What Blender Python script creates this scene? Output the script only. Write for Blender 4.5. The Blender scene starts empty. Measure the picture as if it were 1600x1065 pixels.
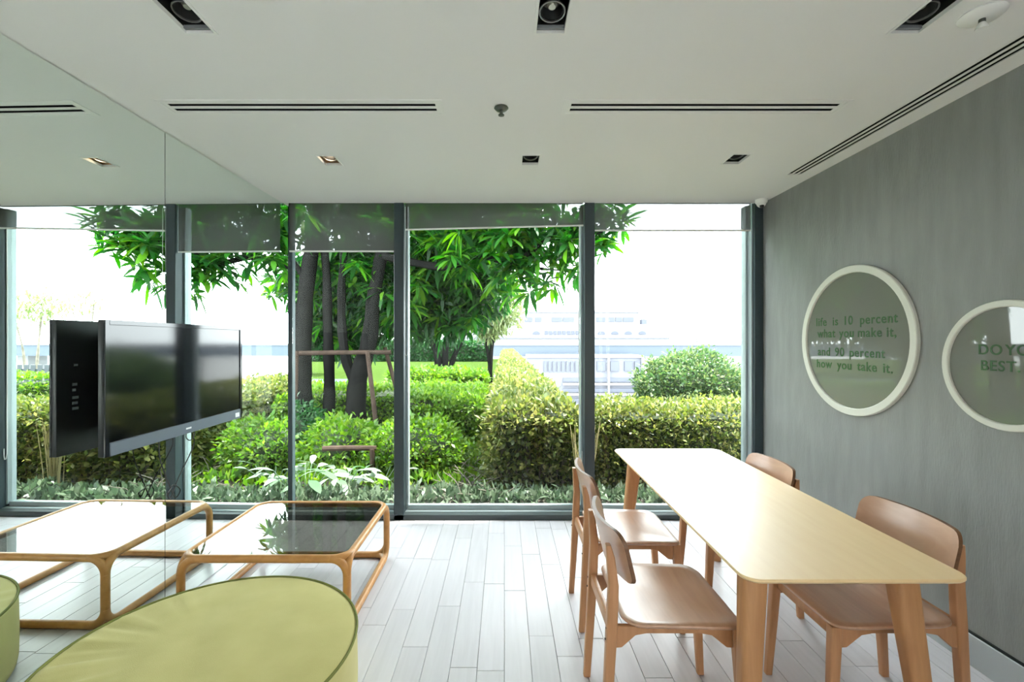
import bpy, bmesh, math, random
import numpy as np
from mathutils import Vector, Matrix

scene = bpy.context.scene
C = scene.collection
R = math.radians
PI = math.pi
random.seed(7)
rng = np.random.default_rng(11)

# ------------------------------------------------------------------ camera, sky, sun, exposure
CAM_H = 1.5
cam_d = bpy.data.cameras.new('camera')
cam_d.sensor_width = 36.0
cam_d.lens = 16.2
cam_d.shift_x = 0.0075
cam_d.clip_start = 0.02
cam_d.clip_end = 2000
cam = bpy.data.objects.new('camera', cam_d)
C.objects.link(cam)
cam.location = (0, 0, CAM_H)
cam.rotation_euler = (R(90), 0, 0)
scene.camera = cam

SKY = 6.0
w = bpy.data.worlds.new('world')
scene.world = w
w.use_nodes = True
bg = w.node_tree.nodes['Background']
bg.inputs['Color'].default_value = (0.90, 0.965, 1.0, 1)
bg.inputs['Strength'].default_value = SKY

sun_d = bpy.data.lights.new('sun', 'SUN')
sun_d.energy = 13.0
sun_d.angle = R(1.0)
sun_d.color = (1.0, 0.95, 0.85)
sun = bpy.data.objects.new('sun', sun_d)
C.objects.link(sun)
sun.rotation_euler = Vector((0.62, 0.16, 1.5)).to_track_quat('Z', 'Y').to_euler()

vs = scene.view_settings
vs.view_transform = 'Standard'
vs.look = 'None'
vs.gamma = 1.0
vs.use_curve_mapping = False
vs.exposure = 1.2

# ------------------------------------------------------------------ materials
M = {}

def new_mat(name):
    m = bpy.data.materials.new(name)
    m.use_nodes = True
    nt = m.node_tree
    for n in list(nt.nodes):
        nt.nodes.remove(n)
    out = nt.nodes.new('ShaderNodeOutputMaterial')
    M[name] = m
    return m, nt, out

def plain(name, col, rough=0.5, metal=0.0, spec=0.5, noise=0.0, nscale=8.0, bump=0.0, bscale=200.0, coat=0.0, stretch=(1, 1, 1)):
    m, nt, out = new_mat(name)
    p = nt.nodes.new('ShaderNodeBsdfPrincipled')
    nt.links.new(p.outputs[0], out.inputs[0])
    p.inputs['Base Color'].default_value = (*col, 1)
    p.inputs['Roughness'].default_value = rough
    p.inputs['Metallic'].default_value = metal
    p.inputs['Specular IOR Level'].default_value = spec
    p.inputs['Coat Weight'].default_value = coat
    p.inputs['Coat Roughness'].default_value = 0.08
    if noise or bump:
        tc = nt.nodes.new('ShaderNodeTexCoord')
        mp = nt.nodes.new('ShaderNodeMapping')
        mp.inputs['Scale'].default_value = stretch
        nt.links.new(tc.outputs['Object'], mp.inputs[0])
    if noise:
        nz = nt.nodes.new('ShaderNodeTexNoise')
        nz.inputs['Scale'].default_value = nscale
        nz.inputs['Detail'].default_value = 5
        nt.links.new(mp.outputs[0], nz.inputs['Vector'])
        rp = nt.nodes.new('ShaderNodeValToRGB')
        rp.color_ramp.elements[0].position = 0.3
        rp.color_ramp.elements[1].position = 0.7
        rp.color_ramp.elements[0].color = (*[c * (1 - noise) for c in col], 1)
        rp.color_ramp.elements[1].color = (*[min(1, c * (1 + noise)) for c in col], 1)
        nt.links.new(nz.outputs[0], rp.inputs[0])
        nt.links.new(rp.outputs[0], p.inputs['Base Color'])
    if bump:
        nb = nt.nodes.new('ShaderNodeTexNoise')
        nb.inputs['Scale'].default_value = bscale
        nb.inputs['Detail'].default_value = 3
        nt.links.new(mp.outputs[0], nb.inputs['Vector'])
        bp = nt.nodes.new('ShaderNodeBump')
        bp.inputs['Strength'].default_value = bump
        bp.inputs['Distance'].default_value = 0.004
        nt.links.new(nb.outputs[0], bp.inputs['Height'])
        nt.links.new(bp.outputs[0], p.inputs['Normal'])
    return m

def wood(name, col, dark, grain=(1, 14, 14), rough=0.4, rnd=0.0, coat=0.0, nscale=3.0, crough=0.30):
    m, nt, out = new_mat(name)
    p = nt.nodes.new('ShaderNodeBsdfPrincipled')
    nt.links.new(p.outputs[0], out.inputs[0])
    p.inputs['Roughness'].default_value = rough
    p.inputs['Coat Weight'].default_value = coat
    p.inputs['Coat Roughness'].default_value = crough
    tc = nt.nodes.new('ShaderNodeTexCoord')
    mp = nt.nodes.new('ShaderNodeMapping')
    mp.inputs['Scale'].default_value = grain
    oi = nt.nodes.new('ShaderNodeObjectInfo')
    vm = nt.nodes.new('ShaderNodeVectorMath')
    vm.operation = 'ADD'
    sc = nt.nodes.new('ShaderNodeMath')
    sc.operation = 'MULTIPLY'
    sc.inputs[1].default_value = 17.0
    nt.links.new(oi.outputs['Random'], sc.inputs[0])
    nt.links.new(tc.outputs['Object'], vm.inputs[0])
    nt.links.new(sc.outputs[0], vm.inputs[1])
    nt.links.new(vm.outputs[0], mp.inputs[0])
    nz = nt.nodes.new('ShaderNodeTexNoise')
    nz.inputs['Scale'].default_value = nscale
    nz.inputs['Detail'].default_value = 6
    nz.inputs['Distortion'].default_value = 0.6
    nt.links.new(mp.outputs[0], nz.inputs['Vector'])
    rp = nt.nodes.new('ShaderNodeValToRGB')
    rp.color_ramp.elements[0].position = 0.32
    rp.color_ramp.elements[1].position = 0.68
    rp.color_ramp.elements[0].color = (*dark, 1)
    rp.color_ramp.elements[1].color = (*col, 1)
    nt.links.new(nz.outputs[0], rp.inputs[0])
    if rnd:
        hs = nt.nodes.new('ShaderNodeHueSaturation')
        mr = nt.nodes.new('ShaderNodeMapRange')
        mr.inputs['To Min'].default_value = 1 - rnd
        mr.inputs['To Max'].default_value = 1 + rnd
        nt.links.new(oi.outputs['Random'], mr.inputs[0])
        nt.links.new(mr.outputs[0], hs.inputs['Value'])
        nt.links.new(rp.outputs[0], hs.inputs['Color'])
        nt.links.new(hs.outputs[0], p.inputs['Base Color'])
    else:
        nt.links.new(rp.outputs[0], p.inputs['Base Color'])
    return m

def glass(name, tint, f0=0.03, rough=0.0):
    """thin clear pane: tinted transmission plus a Schlick mirror reflection, the same from both faces"""
    m, nt, out = new_mat(name)
    tr = nt.nodes.new('ShaderNodeBsdfTransparent')
    tr.inputs[0].default_value = (*tint, 1)
    gl = nt.nodes.new('ShaderNodeBsdfGlossy')
    gl.inputs['Roughness'].default_value = rough
    ge = nt.nodes.new('ShaderNodeNewGeometry')
    dt = nt.nodes.new('ShaderNodeVectorMath'); dt.operation = 'DOT_PRODUCT'
    nt.links.new(ge.outputs['Normal'], dt.inputs[0]); nt.links.new(ge.outputs['Incoming'], dt.inputs[1])
    def mth(op, a, b=None):
        n = nt.nodes.new('ShaderNodeMath'); n.operation = op
        for i, v in enumerate((a, b)):
            if v is None: continue
            if isinstance(v, (int, float)): n.inputs[i].default_value = v
            else: nt.links.new(v, n.inputs[i])
        return n.outputs[0]
    c = mth('ABSOLUTE', dt.outputs['Value'])
    p5 = mth('POWER', mth('SUBTRACT', 1.0, c), 5.0)
    F = mth('ADD', mth('MULTIPLY', p5, 1 - f0), f0)
    mx = nt.nodes.new('ShaderNodeMixShader')
    nt.links.new(F, mx.inputs[0])
    nt.links.new(tr.outputs[0], mx.inputs[1])
    nt.links.new(gl.outputs[0], mx.inputs[2])
    nt.links.new(mx.outputs[0], out.inputs[0])
    return m

LEAF_K = 0.8
def leafmat(name, cols, transl=0.35, rough=0.45, spec=0.4):
    m, nt, out = new_mat(name)
    ge = nt.nodes.new('ShaderNodeNewGeometry')
    oi = nt.nodes.new('ShaderNodeObjectInfo')
    ad = nt.nodes.new('ShaderNodeMath'); ad.operation = 'ADD'
    fr = nt.nodes.new('ShaderNodeMath'); fr.operation = 'FRACT'
    nt.links.new(ge.outputs['Random Per Island'], ad.inputs[0])
    nt.links.new(oi.outputs['Random'], ad.inputs[1])
    nt.links.new(ad.outputs[0], fr.inputs[0])
    rp = nt.nodes.new('ShaderNodeValToRGB')
    cr = rp.color_ramp
    while len(cr.elements) < len(cols):
        cr.elements.new(0.5)
    for i, c in enumerate(cols):
        cr.elements[i].position = i / (len(cols) - 1)
        cr.elements[i].color = (*[v * LEAF_K for v in c], 1)
    nt.links.new(fr.outputs[0], rp.inputs[0])
    p = nt.nodes.new('ShaderNodeBsdfPrincipled')
    p.inputs['Roughness'].default_value = rough
    p.inputs['Specular IOR Level'].default_value = spec
    tl = nt.nodes.new('ShaderNodeBsdfTranslucent')
    hs = nt.nodes.new('ShaderNodeHueSaturation')
    hs.inputs['Saturation'].default_value = 1.1
    hs.inputs['Value'].default_value = 2.0
    mx = nt.nodes.new('ShaderNodeMixShader')
    mx.inputs[0].default_value = transl
    nt.links.new(rp.outputs[0], p.inputs['Base Color'])
    nt.links.new(rp.outputs[0], hs.inputs['Color'])
    nt.links.new(hs.outputs[0], tl.inputs[0])
    nt.links.new(p.outputs[0], mx.inputs[1])
    nt.links.new(tl.outputs[0], mx.inputs[2])
    nt.links.new(mx.outputs[0], out.inputs[0])
    return m

def emis(name, col, s):
    m, nt, out = new_mat(name)
    e = nt.nodes.new('ShaderNodeEmission')
    e.inputs[0].default_value = (*col, 1)
    e.inputs[1].default_value = s
    nt.links.new(e.outputs[0], out.inputs[0])

plain('ceiling_paint', (0.80, 0.785, 0.77), 0.85)
plain('white_paint', (0.84, 0.84, 0.80), 0.6)
plain('vent_white', (0.80, 0.79, 0.77), 0.45)
plain('black_void', (0.012, 0.014, 0.014), 0.9)
plain('lamp_black', (0.015, 0.016, 0.017), 0.5)
plain('lamp_ring', (0.28, 0.28, 0.27), 0.35, metal=0.8)
plain('lamp_lens', (0.55, 0.55, 0.45), 0.2, metal=0.6)
plain('lamp_gold', (0.75, 0.50, 0.30), 0.3, metal=0.7)
plain('grey_wallcover', (0.245, 0.248, 0.243), 0.55, noise=0.10, nscale=5, bump=0.45, bscale=45, stretch=(1, 3, 0.6))
plain('rear_paint', (0.78, 0.77, 0.73), 0.8)
plain('aluminium', (0.42, 0.44, 0.45), 0.45, metal=0.3)
plain('frame_teal', (0.030, 0.048, 0.056), 0.42)
plain('frame_light', (0.34, 0.40, 0.42), 0.4, metal=0.3)
plain('kerb_dark', (0.05, 0.065, 0.07), 0.5)
plain('frame_white', (0.66, 0.65, 0.58), 0.45)
plain('letter_green', (0.014, 0.085, 0.008), 0.5)
plain('tv_black', (0.010, 0.011, 0.013), 0.35)
plain('tv_screen', (0.004, 0.005, 0.007), 0.075, spec=0.5)
plain('tv_bezel', (0.10, 0.125, 0.16), 0.35)
plain('tv_gloss', (0.012, 0.014, 0.018), 0.08)
plain('sticker_white', (0.75, 0.77, 0.78), 0.5)
plain('port_grey', (0.20, 0.21, 0.22), 0.5)
plain('cable_black', (0.012, 0.012, 0.012), 0.5)
plain('chain_white', (0.75, 0.78, 0.78), 0.4)
plain('piping_olive', (0.16, 0.17, 0.03), 0.8)
plain('foot_black', (0.02, 0.017, 0.015), 0.6)
plain('screw_dark', (0.05, 0.03, 0.02), 0.5, metal=0.5)
plain('chrome_dark', (0.12, 0.13, 0.12), 0.3, metal=0.8)
plain('sub_floor', (0.40, 0.40, 0.40), 0.9)
plain('bark', (0.010, 0.010, 0.0095), 1.0, spec=0.0, noise=0.35, nscale=5, stretch=(1, 1, 0.3))
plain('bark_pale', (0.16, 0.14, 0.11), 0.9, noise=0.35, nscale=10)
plain('stake_wood', (0.040, 0.028, 0.022), 0.9, spec=0.05, noise=0.3, nscale=10)
plain('twig', (0.09, 0.08, 0.062), 0.9)
plain('soil', (0.03, 0.027, 0.02), 0.95, noise=0.4, nscale=6)
plain('lawn', (0.026, 0.046, 0.010), 1.0, spec=0.0, noise=0.3, nscale=9)
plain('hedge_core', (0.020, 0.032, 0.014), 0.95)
plain('tree_core', (0.03, 0.06, 0.015), 0.95)
plain('terrace', (0.50, 0.49, 0.46), 0.85)  # paving of the added terrace that bounces sunlight
plain('path_pale', (0.05, 0.062, 0.075), 1.0, spec=0.0, noise=0.06)
plain('city_ground', (0.20, 0.205, 0.21), 0.9)
plain('b_white', (0.20, 0.205, 0.215), 0.8)
plain('b_lav', (0.11, 0.113, 0.135), 0.8)
plain('b_win', (0.05, 0.056, 0.078), 0.4)
plain('b_roof', (0.13, 0.135, 0.155), 0.8)
plain('b_viaduct', (0.062, 0.078, 0.102), 0.8)
plain('fence_grey', (0.045, 0.055, 0.065), 0.6)
plain('dry_stalk', (0.30, 0.25, 0.12), 0.9)

wood('table_wood', (0.95, 0.68, 0.36), (0.91, 0.63, 0.315), grain=(9, 0.9, 9), rough=0.5, coat=1.0, crough=0.46)
wood('table_leg_wood', (0.54, 0.27, 0.115), (0.45, 0.21, 0.085), grain=(14, 14, 1), rough=0.4)
wood('chair_wood', (0.54, 0.27, 0.13), (0.45, 0.21, 0.095), grain=(12, 12, 1.2), rough=0.4)
wood('chair_ply', (0.54, 0.31, 0.20), (0.46, 0.25, 0.155), grain=(10, 1.2, 6), rough=0.36, coat=0.7)
wood('ply_edge', (0.20, 0.09, 0.04), (0.15, 0.065, 0.028), grain=(2, 2, 30), rough=0.5)
wood('bent_wood', (0.55, 0.27, 0.085), (0.45, 0.20, 0.055), grain=(6, 6, 6), rough=0.38)
wood('floor_plank', (0.63, 0.605, 0.645), (0.575, 0.55, 0.59), grain=(16, 1.0, 4), rough=0.34, rnd=0.05, nscale=2.0)

glass('window_glass', (0.97, 0.99, 0.98), 0.012)
glass('smoked_glass', (0.52, 0.52, 0.49), 0.045)

def mirror_mat():
    m, nt, out = new_mat('mirror')
    g = nt.nodes.new('ShaderNodeBsdfGlossy')
    g.inputs[0].default_value = (0.85, 0.915, 0.88, 1)
    g.inputs['Roughness'].default_value = 0.0
    nt.links.new(g.outputs[0], out.inputs[0])
mirror_mat()

def disc_glass():
    # clear glass lying on the wall covering
    m, nt, out = new_mat('plaque_glass')
    p = nt.nodes.new('ShaderNodeBsdfPrincipled')
    p.inputs['Base Color'].default_value = (0.20, 0.205, 0.18, 1)
    p.inputs['Roughness'].default_value = 0.02
    p.inputs['Specular IOR Level'].default_value = 0.6
    nt.links.new(p.outputs[0], out.inputs[0])
disc_glass()

def blind_mat():
    m, nt, out = new_mat('blind_fabric')
    tr = nt.nodes.new('ShaderNodeBsdfTransparent')
    tr.inputs[0].default_value = (0.9, 0.93, 0.95, 1)
    df = nt.nodes.new('ShaderNodeBsdfDiffuse')
    df.inputs[0].default_value = (0.085, 0.085, 0.078, 1)
    tl = nt.nodes.new('ShaderNodeBsdfTranslucent')
    tl.inputs[0].default_value = (0.10, 0.10, 0.10, 1)
    a = nt.nodes.new('ShaderNodeMixShader'); a.inputs[0].default_value = 0.3
    b = nt.nodes.new('ShaderNodeMixShader'); b.inputs[0].default_value = 0.13
    nt.links.new(df.outputs[0], a.inputs[1]); nt.links.new(tl.outputs[0], a.inputs[2])
    nt.links.new(a.outputs[0], b.inputs[1]); nt.links.new(tr.outputs[0], b.inputs[2])
    nt.links.new(b.outputs[0], out.inputs[0])
blind_mat()

def fabric_mat():
    m, nt, out = new_mat('ottoman_fabric')
    p = nt.nodes.new('ShaderNodeBsdfPrincipled')
    p.inputs['Roughness'].default_value = 0.9
    p.inputs['Specular IOR Level'].default_value = 0.15
    p.inputs['Sheen Weight'].default_value = 0.15
    tc = nt.nodes.new('ShaderNodeTexCoord')
    n1 = nt.nodes.new('ShaderNodeTexNoise'); n1.inputs['Scale'].default_value = 6; n1.inputs['Detail'].default_value = 4
    n2 = nt.nodes.new('ShaderNodeTexNoise'); n2.inputs['Scale'].default_value = 420
    rp = nt.nodes.new('ShaderNodeValToRGB')
    rp.color_ramp.elements[0].position = 0.3; rp.color_ramp.elements[1].position = 0.7
    rp.color_ramp.elements[0].color = (0.52, 0.465, 0.18, 1)
    rp.color_ramp.elements[1].color = (0.58, 0.52, 0.215, 1)
    bp = nt.nodes.new('ShaderNodeBump'); bp.inputs['Strength'].default_value = 0.35; bp.inputs['Distance'].default_value = 0.002
    nt.links.new(tc.outputs['Object'], n1.inputs['Vector']); nt.links.new(tc.outputs['Object'], n2.inputs['Vector'])
    nt.links.new(n1.outputs[0], rp.inputs[0]); nt.links.new(rp.outputs[0], p.inputs['Base Color'])
    nt.links.new(n2.outputs[0], bp.inputs['Height']); nt.links.new(bp.outputs[0], p.inputs['Normal'])
    nt.links.new(p.outputs[0], out.inputs[0])
fabric_mat()
emis('lamp_warm', (1.0, 0.80, 0.55), 14.0)

leafmat('leaf_mango', [(0.008, 0.055, 0.010), (0.016, 0.10, 0.012), (0.03, 0.16, 0.012), (0.10, 0.24, 0.015)], 0.5)
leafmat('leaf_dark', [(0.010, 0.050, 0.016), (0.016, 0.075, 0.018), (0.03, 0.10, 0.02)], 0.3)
leafmat('leaf_hedge', [(0.045, 0.075, 0.018), (0.09, 0.13, 0.025), (0.16, 0.19, 0.04), (0.24, 0.23, 0.08)], 0.3)
leafmat('leaf_bright', [(0.05, 0.13, 0.015), (0.09, 0.19, 0.02), (0.16, 0.25, 0.03)], 0.4)
leafmat('leaf_pale', [(0.10, 0.15, 0.05), (0.17, 0.22, 0.08), (0.24, 0.27, 0.12)], 0.3)
leafmat('leaf_bush', [(0.035, 0.075, 0.03), (0.06, 0.12, 0.04), (0.14, 0.18, 0.06)], 0.3)
leafmat('leaf_cover', [(0.035, 0.065, 0.035), (0.07, 0.11, 0.06), (0.14, 0.18, 0.12)], 0.25)
leafmat('leaf_lily', [(0.14, 0.20, 0.14), (0.22, 0.28, 0.22), (0.06, 0.14, 0.06)], 0.3)

# ------------------------------------------------------------------ mesh helpers
def link(o, parent=None):
    C.objects.link(o)
    if parent is not None:
        o.parent = parent
    return o

def tag(o, label=None, cat=None, group=None, kind=None):
    if label: o['label'] = label
    if cat: o['category'] = cat
    if group: o['group'] = group
    if kind: o['kind'] = kind
    return o

def thing(name, label, cat, loc=(0, 0, 0), rz=0.0, group=None):
    o = bpy.data.objects.new(name, None)
    o.empty_display_size = 0.1
    C.objects.link(o)
    o.location = loc
    o.rotation_euler = (0, 0, rz)
    return tag(o, label, cat, group)

def struct_empty(name, loc=(0, 0, 0)):
    o = bpy.data.objects.new(name, None)
    C.objects.link(o)
    o.location = loc
    return tag(o, kind='structure')

def copy_tree(o, parent=None):
    c = o.copy()
    C.objects.link(c)
    c.parent = parent
    for ch in list(o.children):
        copy_tree(ch, c)
    return c

class MB:
    def __init__(self):
        self.bm = bmesh.new()

    def box(self, x0, x1, y0, y1, z0, z1):
        v = [self.bm.verts.new(p) for p in ((x0, y0, z0), (x1, y0, z0), (x1, y1, z0), (x0, y1, z0),
                                           (x0, y0, z1), (x1, y0, z1), (x1, y1, z1), (x0, y1, z1))]
        for f in ((0, 3, 2, 1), (4, 5, 6, 7), (0, 1, 5, 4), (1, 2, 6, 5), (2, 3, 7, 6), (3, 0, 4, 7)):
            self.bm.faces.new([v[i] for i in f])
        return self

    def loft(self, rings, cap=True, closed=False):
        vr = [[self.bm.verts.new(p) for p in r] for r in rings]
        n = len(vr[0])
        m = len(vr)
        for i in range(m if closed else m - 1):
            a, b = vr[i], vr[(i + 1) % m]
            for j in range(n):
                self.bm.faces.new((a[j], a[(j + 1) % n], b[(j + 1) % n], b[j]))
        if cap and not closed:
            self.bm.faces.new(list(reversed(vr[0])))
            self.bm.faces.new(vr[-1])
        return self

    def tube(self, pts, rad, seg=8, closed=False, sx=1.0, sy=1.0):
        pts = [Vector(p) for p in pts]
        n = len(pts)
        rads = rad if isinstance(rad, (list, tuple)) else [rad] * n
        rings = []
        prev = None
        for i, p in enumerate(pts):
            if closed:
                t = (pts[(i + 1) % n] - pts[i - 1]).normalized()
            elif i == 0:
                t = (pts[1] - p).normalized()
            elif i == n - 1:
                t = (p - pts[i - 1]).normalized()
            else:
                t = (pts[i + 1] - pts[i - 1]).normalized()
            if prev is None:
                ref = Vector((0, 0, 1)) if abs(t.z) < 0.9 else Vector((1, 0, 0))
                u = t.cross(ref).normalized()
            else:
                u = (prev - t * prev.dot(t)).normalized()
            prev = u
            v = t.cross(u)
            rings.append([p + (u * math.cos(2 * PI * k / seg) * sx + v * math.sin(2 * PI * k / seg) * sy) * rads[i] for k in range(seg)])
        return self.loft(rings, True, closed)

    def lathe(self, prof, seg=24, cx=0, cy=0, cap=True):
        rings = [[(cx + r * math.cos(2 * PI * k / seg), cy + r * math.sin(2 * PI * k / seg), z) for k in range(seg)] for r, z in prof]
        return self.loft(rings, cap)

    def prism(self, poly, axis, a, b):
        def P(q, t):
            if axis == 'x': return (t, q[0], q[1])
            if axis == 'y': return (q[0], t, q[1])
            return (q[0], q[1], t)
        return self.loft([[P(q, a) for q in poly], [P(q, b) for q in poly]])

    def build(self, name, mat, parent=None, bevel=0.0, seg=2, smooth=True, angle=40, loc=None):
        bm = self.bm
        bmesh.ops.recalc_face_normals(bm, faces=bm.faces)
        if bevel:
            es = [e for e in bm.edges if len(e.link_faces) == 2 and e.calc_face_angle(0) > R(30)]
            bmesh.ops.bevel(bm, geom=es, offset=bevel, segments=seg, affect='EDGES', profile=0.5, clamp_overlap=True)
        me = bpy.data.meshes.new(name)
        bm.to_mesh(me)
        bm.free()
        if smooth:
            me.shade_smooth()
            me.set_sharp_from_angle(angle=R(angle))
        me.materials.append(M[mat])
        o = bpy.data.objects.new(name, me)
        if loc: o.location = loc
        return link(o, parent)

def rrect(x0, x1, y0, y1, r, n=6):
    pts = []
    for cx, cy, a0 in ((x1 - r, y1 - r, 0), (x0 + r, y1 - r, 90), (x0 + r, y0 + r, 180), (x1 - r, y0 + r, 270)):
        for k in range(n + 1):
            a = R(a0 + 90 * k / n)
            pts.append((cx + r * math.cos(a), cy + r * math.sin(a)))
    return pts

def mesh_np(name, V, polys_n, idx, mat, parent=None, smooth=False):
    """V (n,3); polys_n array of polygon sizes; idx flat loop indices"""
    me = bpy.data.meshes.new(name)
    me.vertices.add(len(V))
    me.vertices.foreach_set('co', np.ascontiguousarray(V, dtype=np.float32).ravel())
    me.loops.add(len(idx))
    me.loops.foreach_set('vertex_index', np.ascontiguousarray(idx, dtype=np.int32))
    me.polygons.add(len(polys_n))
    st = np.concatenate([[0], np.cumsum(polys_n)[:-1]]).astype(np.int32)
    me.polygons.foreach_set('loop_start', st)
    me.polygons.foreach_set('loop_total', np.asarray(polys_n, dtype=np.int32))
    me.update(calc_edges=True)
    me.validate()
    if smooth: me.shade_smooth()
    me.materials.append(M[mat])
    o = bpy.data.objects.new(name, me)
    return link(o, parent)

def unit(a):
    return a / np.maximum(np.linalg.norm(a, axis=-1, keepdims=True), 1e-9)

def small_leaves(name, P, D, L, W, mat, parent=None):
    """diamond leaves, one folded quad each"""
    n = len(P)
    S = unit(np.cross(D, unit(rng.normal(size=(n, 3)) + np.array([0, 0, 1.0]))))
    U = np.cross(S, D)
    L = L[:, None]; W = W[:, None]
    V = np.stack([P, P + D * L * .5 + S * W * .5 + U * W * .15, P + D * L, P + D * L * .5 - S * W * .5 + U * W * .15], 1).reshape(-1, 3)
    return mesh_np(name, V, np.full(n, 4), np.arange(4 * n), mat, parent)

LEAF_T = [(0, 0.0), (0.3, 0.42), (0.62, 0.5), (0.86, 0.28)]

def long_leaf_arrays(P, D, U, L, W, droop):
    """lanceolate leaves with a curved midrib: 3 quads and a tip triangle"""
    n = len(P)
    S = unit(np.cross(D, U))
    U = np.cross(S, D)
    L = L[:, None]; W = W[:, None]; dr = droop[:, None]
    vs_ = []
    for t, wd in LEAF_T:
        c = P + D * L * t - np.array([0, 0, 1.0]) * dr * L * t * t + U * W * 0.18 * wd
        wd = max(wd, 0.04)
        vs_ += [c + S * W * wd, c - S * W * wd]
    vs_.append(P + D * L - np.array([0, 0, 1.0]) * dr * L)
    V = np.stack(vs_, 1).reshape(-1, 3)
    f = np.array([0, 1, 3, 2, 2, 3, 5, 4, 4, 5, 7, 6, 6, 7, 8])
    idx = (np.arange(n)[:, None] * 9 + f[None, :]).ravel()
    pn = np.tile([4, 4, 4, 3], n)
    return V, pn, idx

# ------------------------------------------------------------------ room dimensions
CEIL = CAM_H + 1.157        # 2.657
WY = 3.857                  # inner face of the window frames
GY = 3.985                  # glass plane
WX = 2.17                   # right wall
REAR = -3.6
XL = -1.848
MA = R(1.0)                 # the mirror wall is one degree off square
def mirror_x(y): return -1.852 + (y - WY) * math.tan(MA)

# ------------------------------------------------------------------ floor
fl = tag(MB().box(-2.05, WX + .1, REAR, WY + .02, -0.12, -0.008).build('floor', 'sub_floor'), kind='structure')
PW = 0.125
planks = {}
x = -2.0
row = 0
while x < WX + .05:
    y = -0.35 - random.random() * 0.8
    while y < WY:
        ln = random.choice((0.6, 0.75, 0.9, 0.9, 1.05))
        y1 = min(y + ln, WY)
        if WY - y1 < 0.12: y1 = WY
        x1 = min(x + PW, WX + .02)
        g = 0.0009
        MB().box(x + g, x1 - g, y + g, y1 - g, -0.008, random.uniform(-0.0006, 0.0006)).build('plank', 'floor_plank', fl, bevel=0.0012, seg=1)
        y = y1
    x += PW
    row += 1
MB().box(-2.0, WX + .02, REAR, -0.36, -0.02, -0.004).build('rear_boards', 'floor_plank', fl)

# ------------------------------------------------------------------ ceiling with openings
holes = []
DL_SMALL = [(-1.12, 2.955), (0.168, 2.945), (1.475, 2.93)]
DL_LONG = [-1.14, 0.172, 1.50]
VENTS = [(-1.665, -0.318), (0.308, 1.66)]
for cx, cy in DL_SMALL: holes.append((cx - .053, cx + .053, cy - .075, cy + .075))
for cx in DL_LONG: holes.append((cx - .052, cx + .052, 1.372, 1.728))
for a, b in VENTS: holes.append((a, b, 2.228, 2.340))
LD = (1.952, 2.072, -0.6, 3.215)
holes.append(LD)
xs = sorted(set([-2.1, WX + .15] + [h[0] for h in holes] + [h[1] for h in holes]))
ys = sorted(set([REAR, WY + .012] + [h[2] for h in holes] + [h[3] for h in holes]))
mb = MB()
vc = {}
def cv(x, y, z):
    k = (round(x, 5), round(y, 5), round(z, 5))
    if k not in vc: vc[k] = mb.bm.verts.new(k)
    return vc[k]
for i in range(len(xs) - 1):
    for j in range(len(ys) - 1):
        mx_, my_ = (xs[i] + xs[i + 1]) / 2, (ys[j] + ys[j + 1]) / 2
        if any(h[0] < mx_ < h[1] and h[2] < my_ < h[3] for h in holes): continue
        for z in (CEIL, CEIL + 0.012):
            mb.bm.faces.new([cv(xs[i], ys[j], z), cv(xs[i + 1], ys[j], z), cv(xs[i + 1], ys[j + 1], z), cv(xs[i], ys[j + 1], z)])
for h in holes:
    for (xa, ya), (xb, yb) in (((h[0], h[2]), (h[1], h[2])), ((h[1], h[2]), (h[1], h[3])), ((h[1], h[3]), (h[0], h[3])), ((h[0], h[3]), (h[0], h[2]))):
        pts = [p for p in vc if abs(p[2] - CEIL) < 1e-6]
        a, b = np.array((xa, ya)), np.array((xb, yb))
        on = []
        for p in pts:
            t = np.dot(np.array(p[:2]) - a, b - a) / np.dot(b - a, b - a)
            if -1e-6 < t < 1 + 1e-6 and np.linalg.norm(a + t * (b - a) - np.array(p[:2])) < 1e-4: on.append((t, p))
        on.sort()
        for (t0, p0), (t1, p1) in zip(on, on[1:]):
            mb.bm.faces.new([cv(*p0), cv(*p1), cv(p1[0], p1[1], CEIL + .012), cv(p0[0], p0[1], CEIL + .012)])
ceil = tag(mb.build('ceiling', 'ceiling_paint', smooth=False), kind='structure')
# slab over the ceiling void keeps daylight out
tag(MB().box(-2.4, WX + .3, REAR - .1, GY + .10, CEIL + .16, CEIL + .36).build('ceiling_slab', 'rear_paint'), kind='structure')
# fascia above the window heads, plus an added hidden board blocking light
tag(MB().box(-2.4, WX + .3, GY + .03, GY + .10, CEIL + .065, CEIL + .16).box(XL, WX, WY + .013, WY + .024, CEIL + .013, CEIL + .16).build('trim_1', 'white_paint'), kind='structure')

# ------------------------------------------------------------------ walls
SW = (-3.3, -1.55, 0.06, 2.56)    # added unseen window in the right wall behind the viewer, for fill daylight
wrm = MB().box(WX, WX + .15, SW[1], GY + .1, -0.12, CEIL + .16).box(WX, WX + .15, REAR - .1, SW[0], -0.12, CEIL + .16)
wrm.box(WX, WX + .15, SW[0], SW[1], -.12, SW[2]).box(WX, WX + .15, SW[0], SW[1], SW[3], CEIL + .16)
tag(wrm.build('wall_right', 'grey_wallcover', smooth=False), kind='structure')
wr = struct_empty('window_4', (WX, (SW[0] + SW[1]) / 2, 0))
hw_ = (SW[1] - SW[0]) / 2
for k in range(3):
    yy = -hw_ + k * hw_
    MB().box(.05, .12, yy - .03, yy + .03, SW[2], SW[3]).build('mullion', 'frame_teal', wr)
    if k < 2:
        MB().box(.08, .088, yy + .03, yy + hw_ - .03, SW[2], SW[3]).build('pane', 'window_glass', wr)
bb = tag(MB().box(WX - .016, WX, SW[1], WY, 0.0, 0.145).build('baseboard_right', 'aluminium', bevel=0.002, seg=1), kind='structure')
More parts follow.
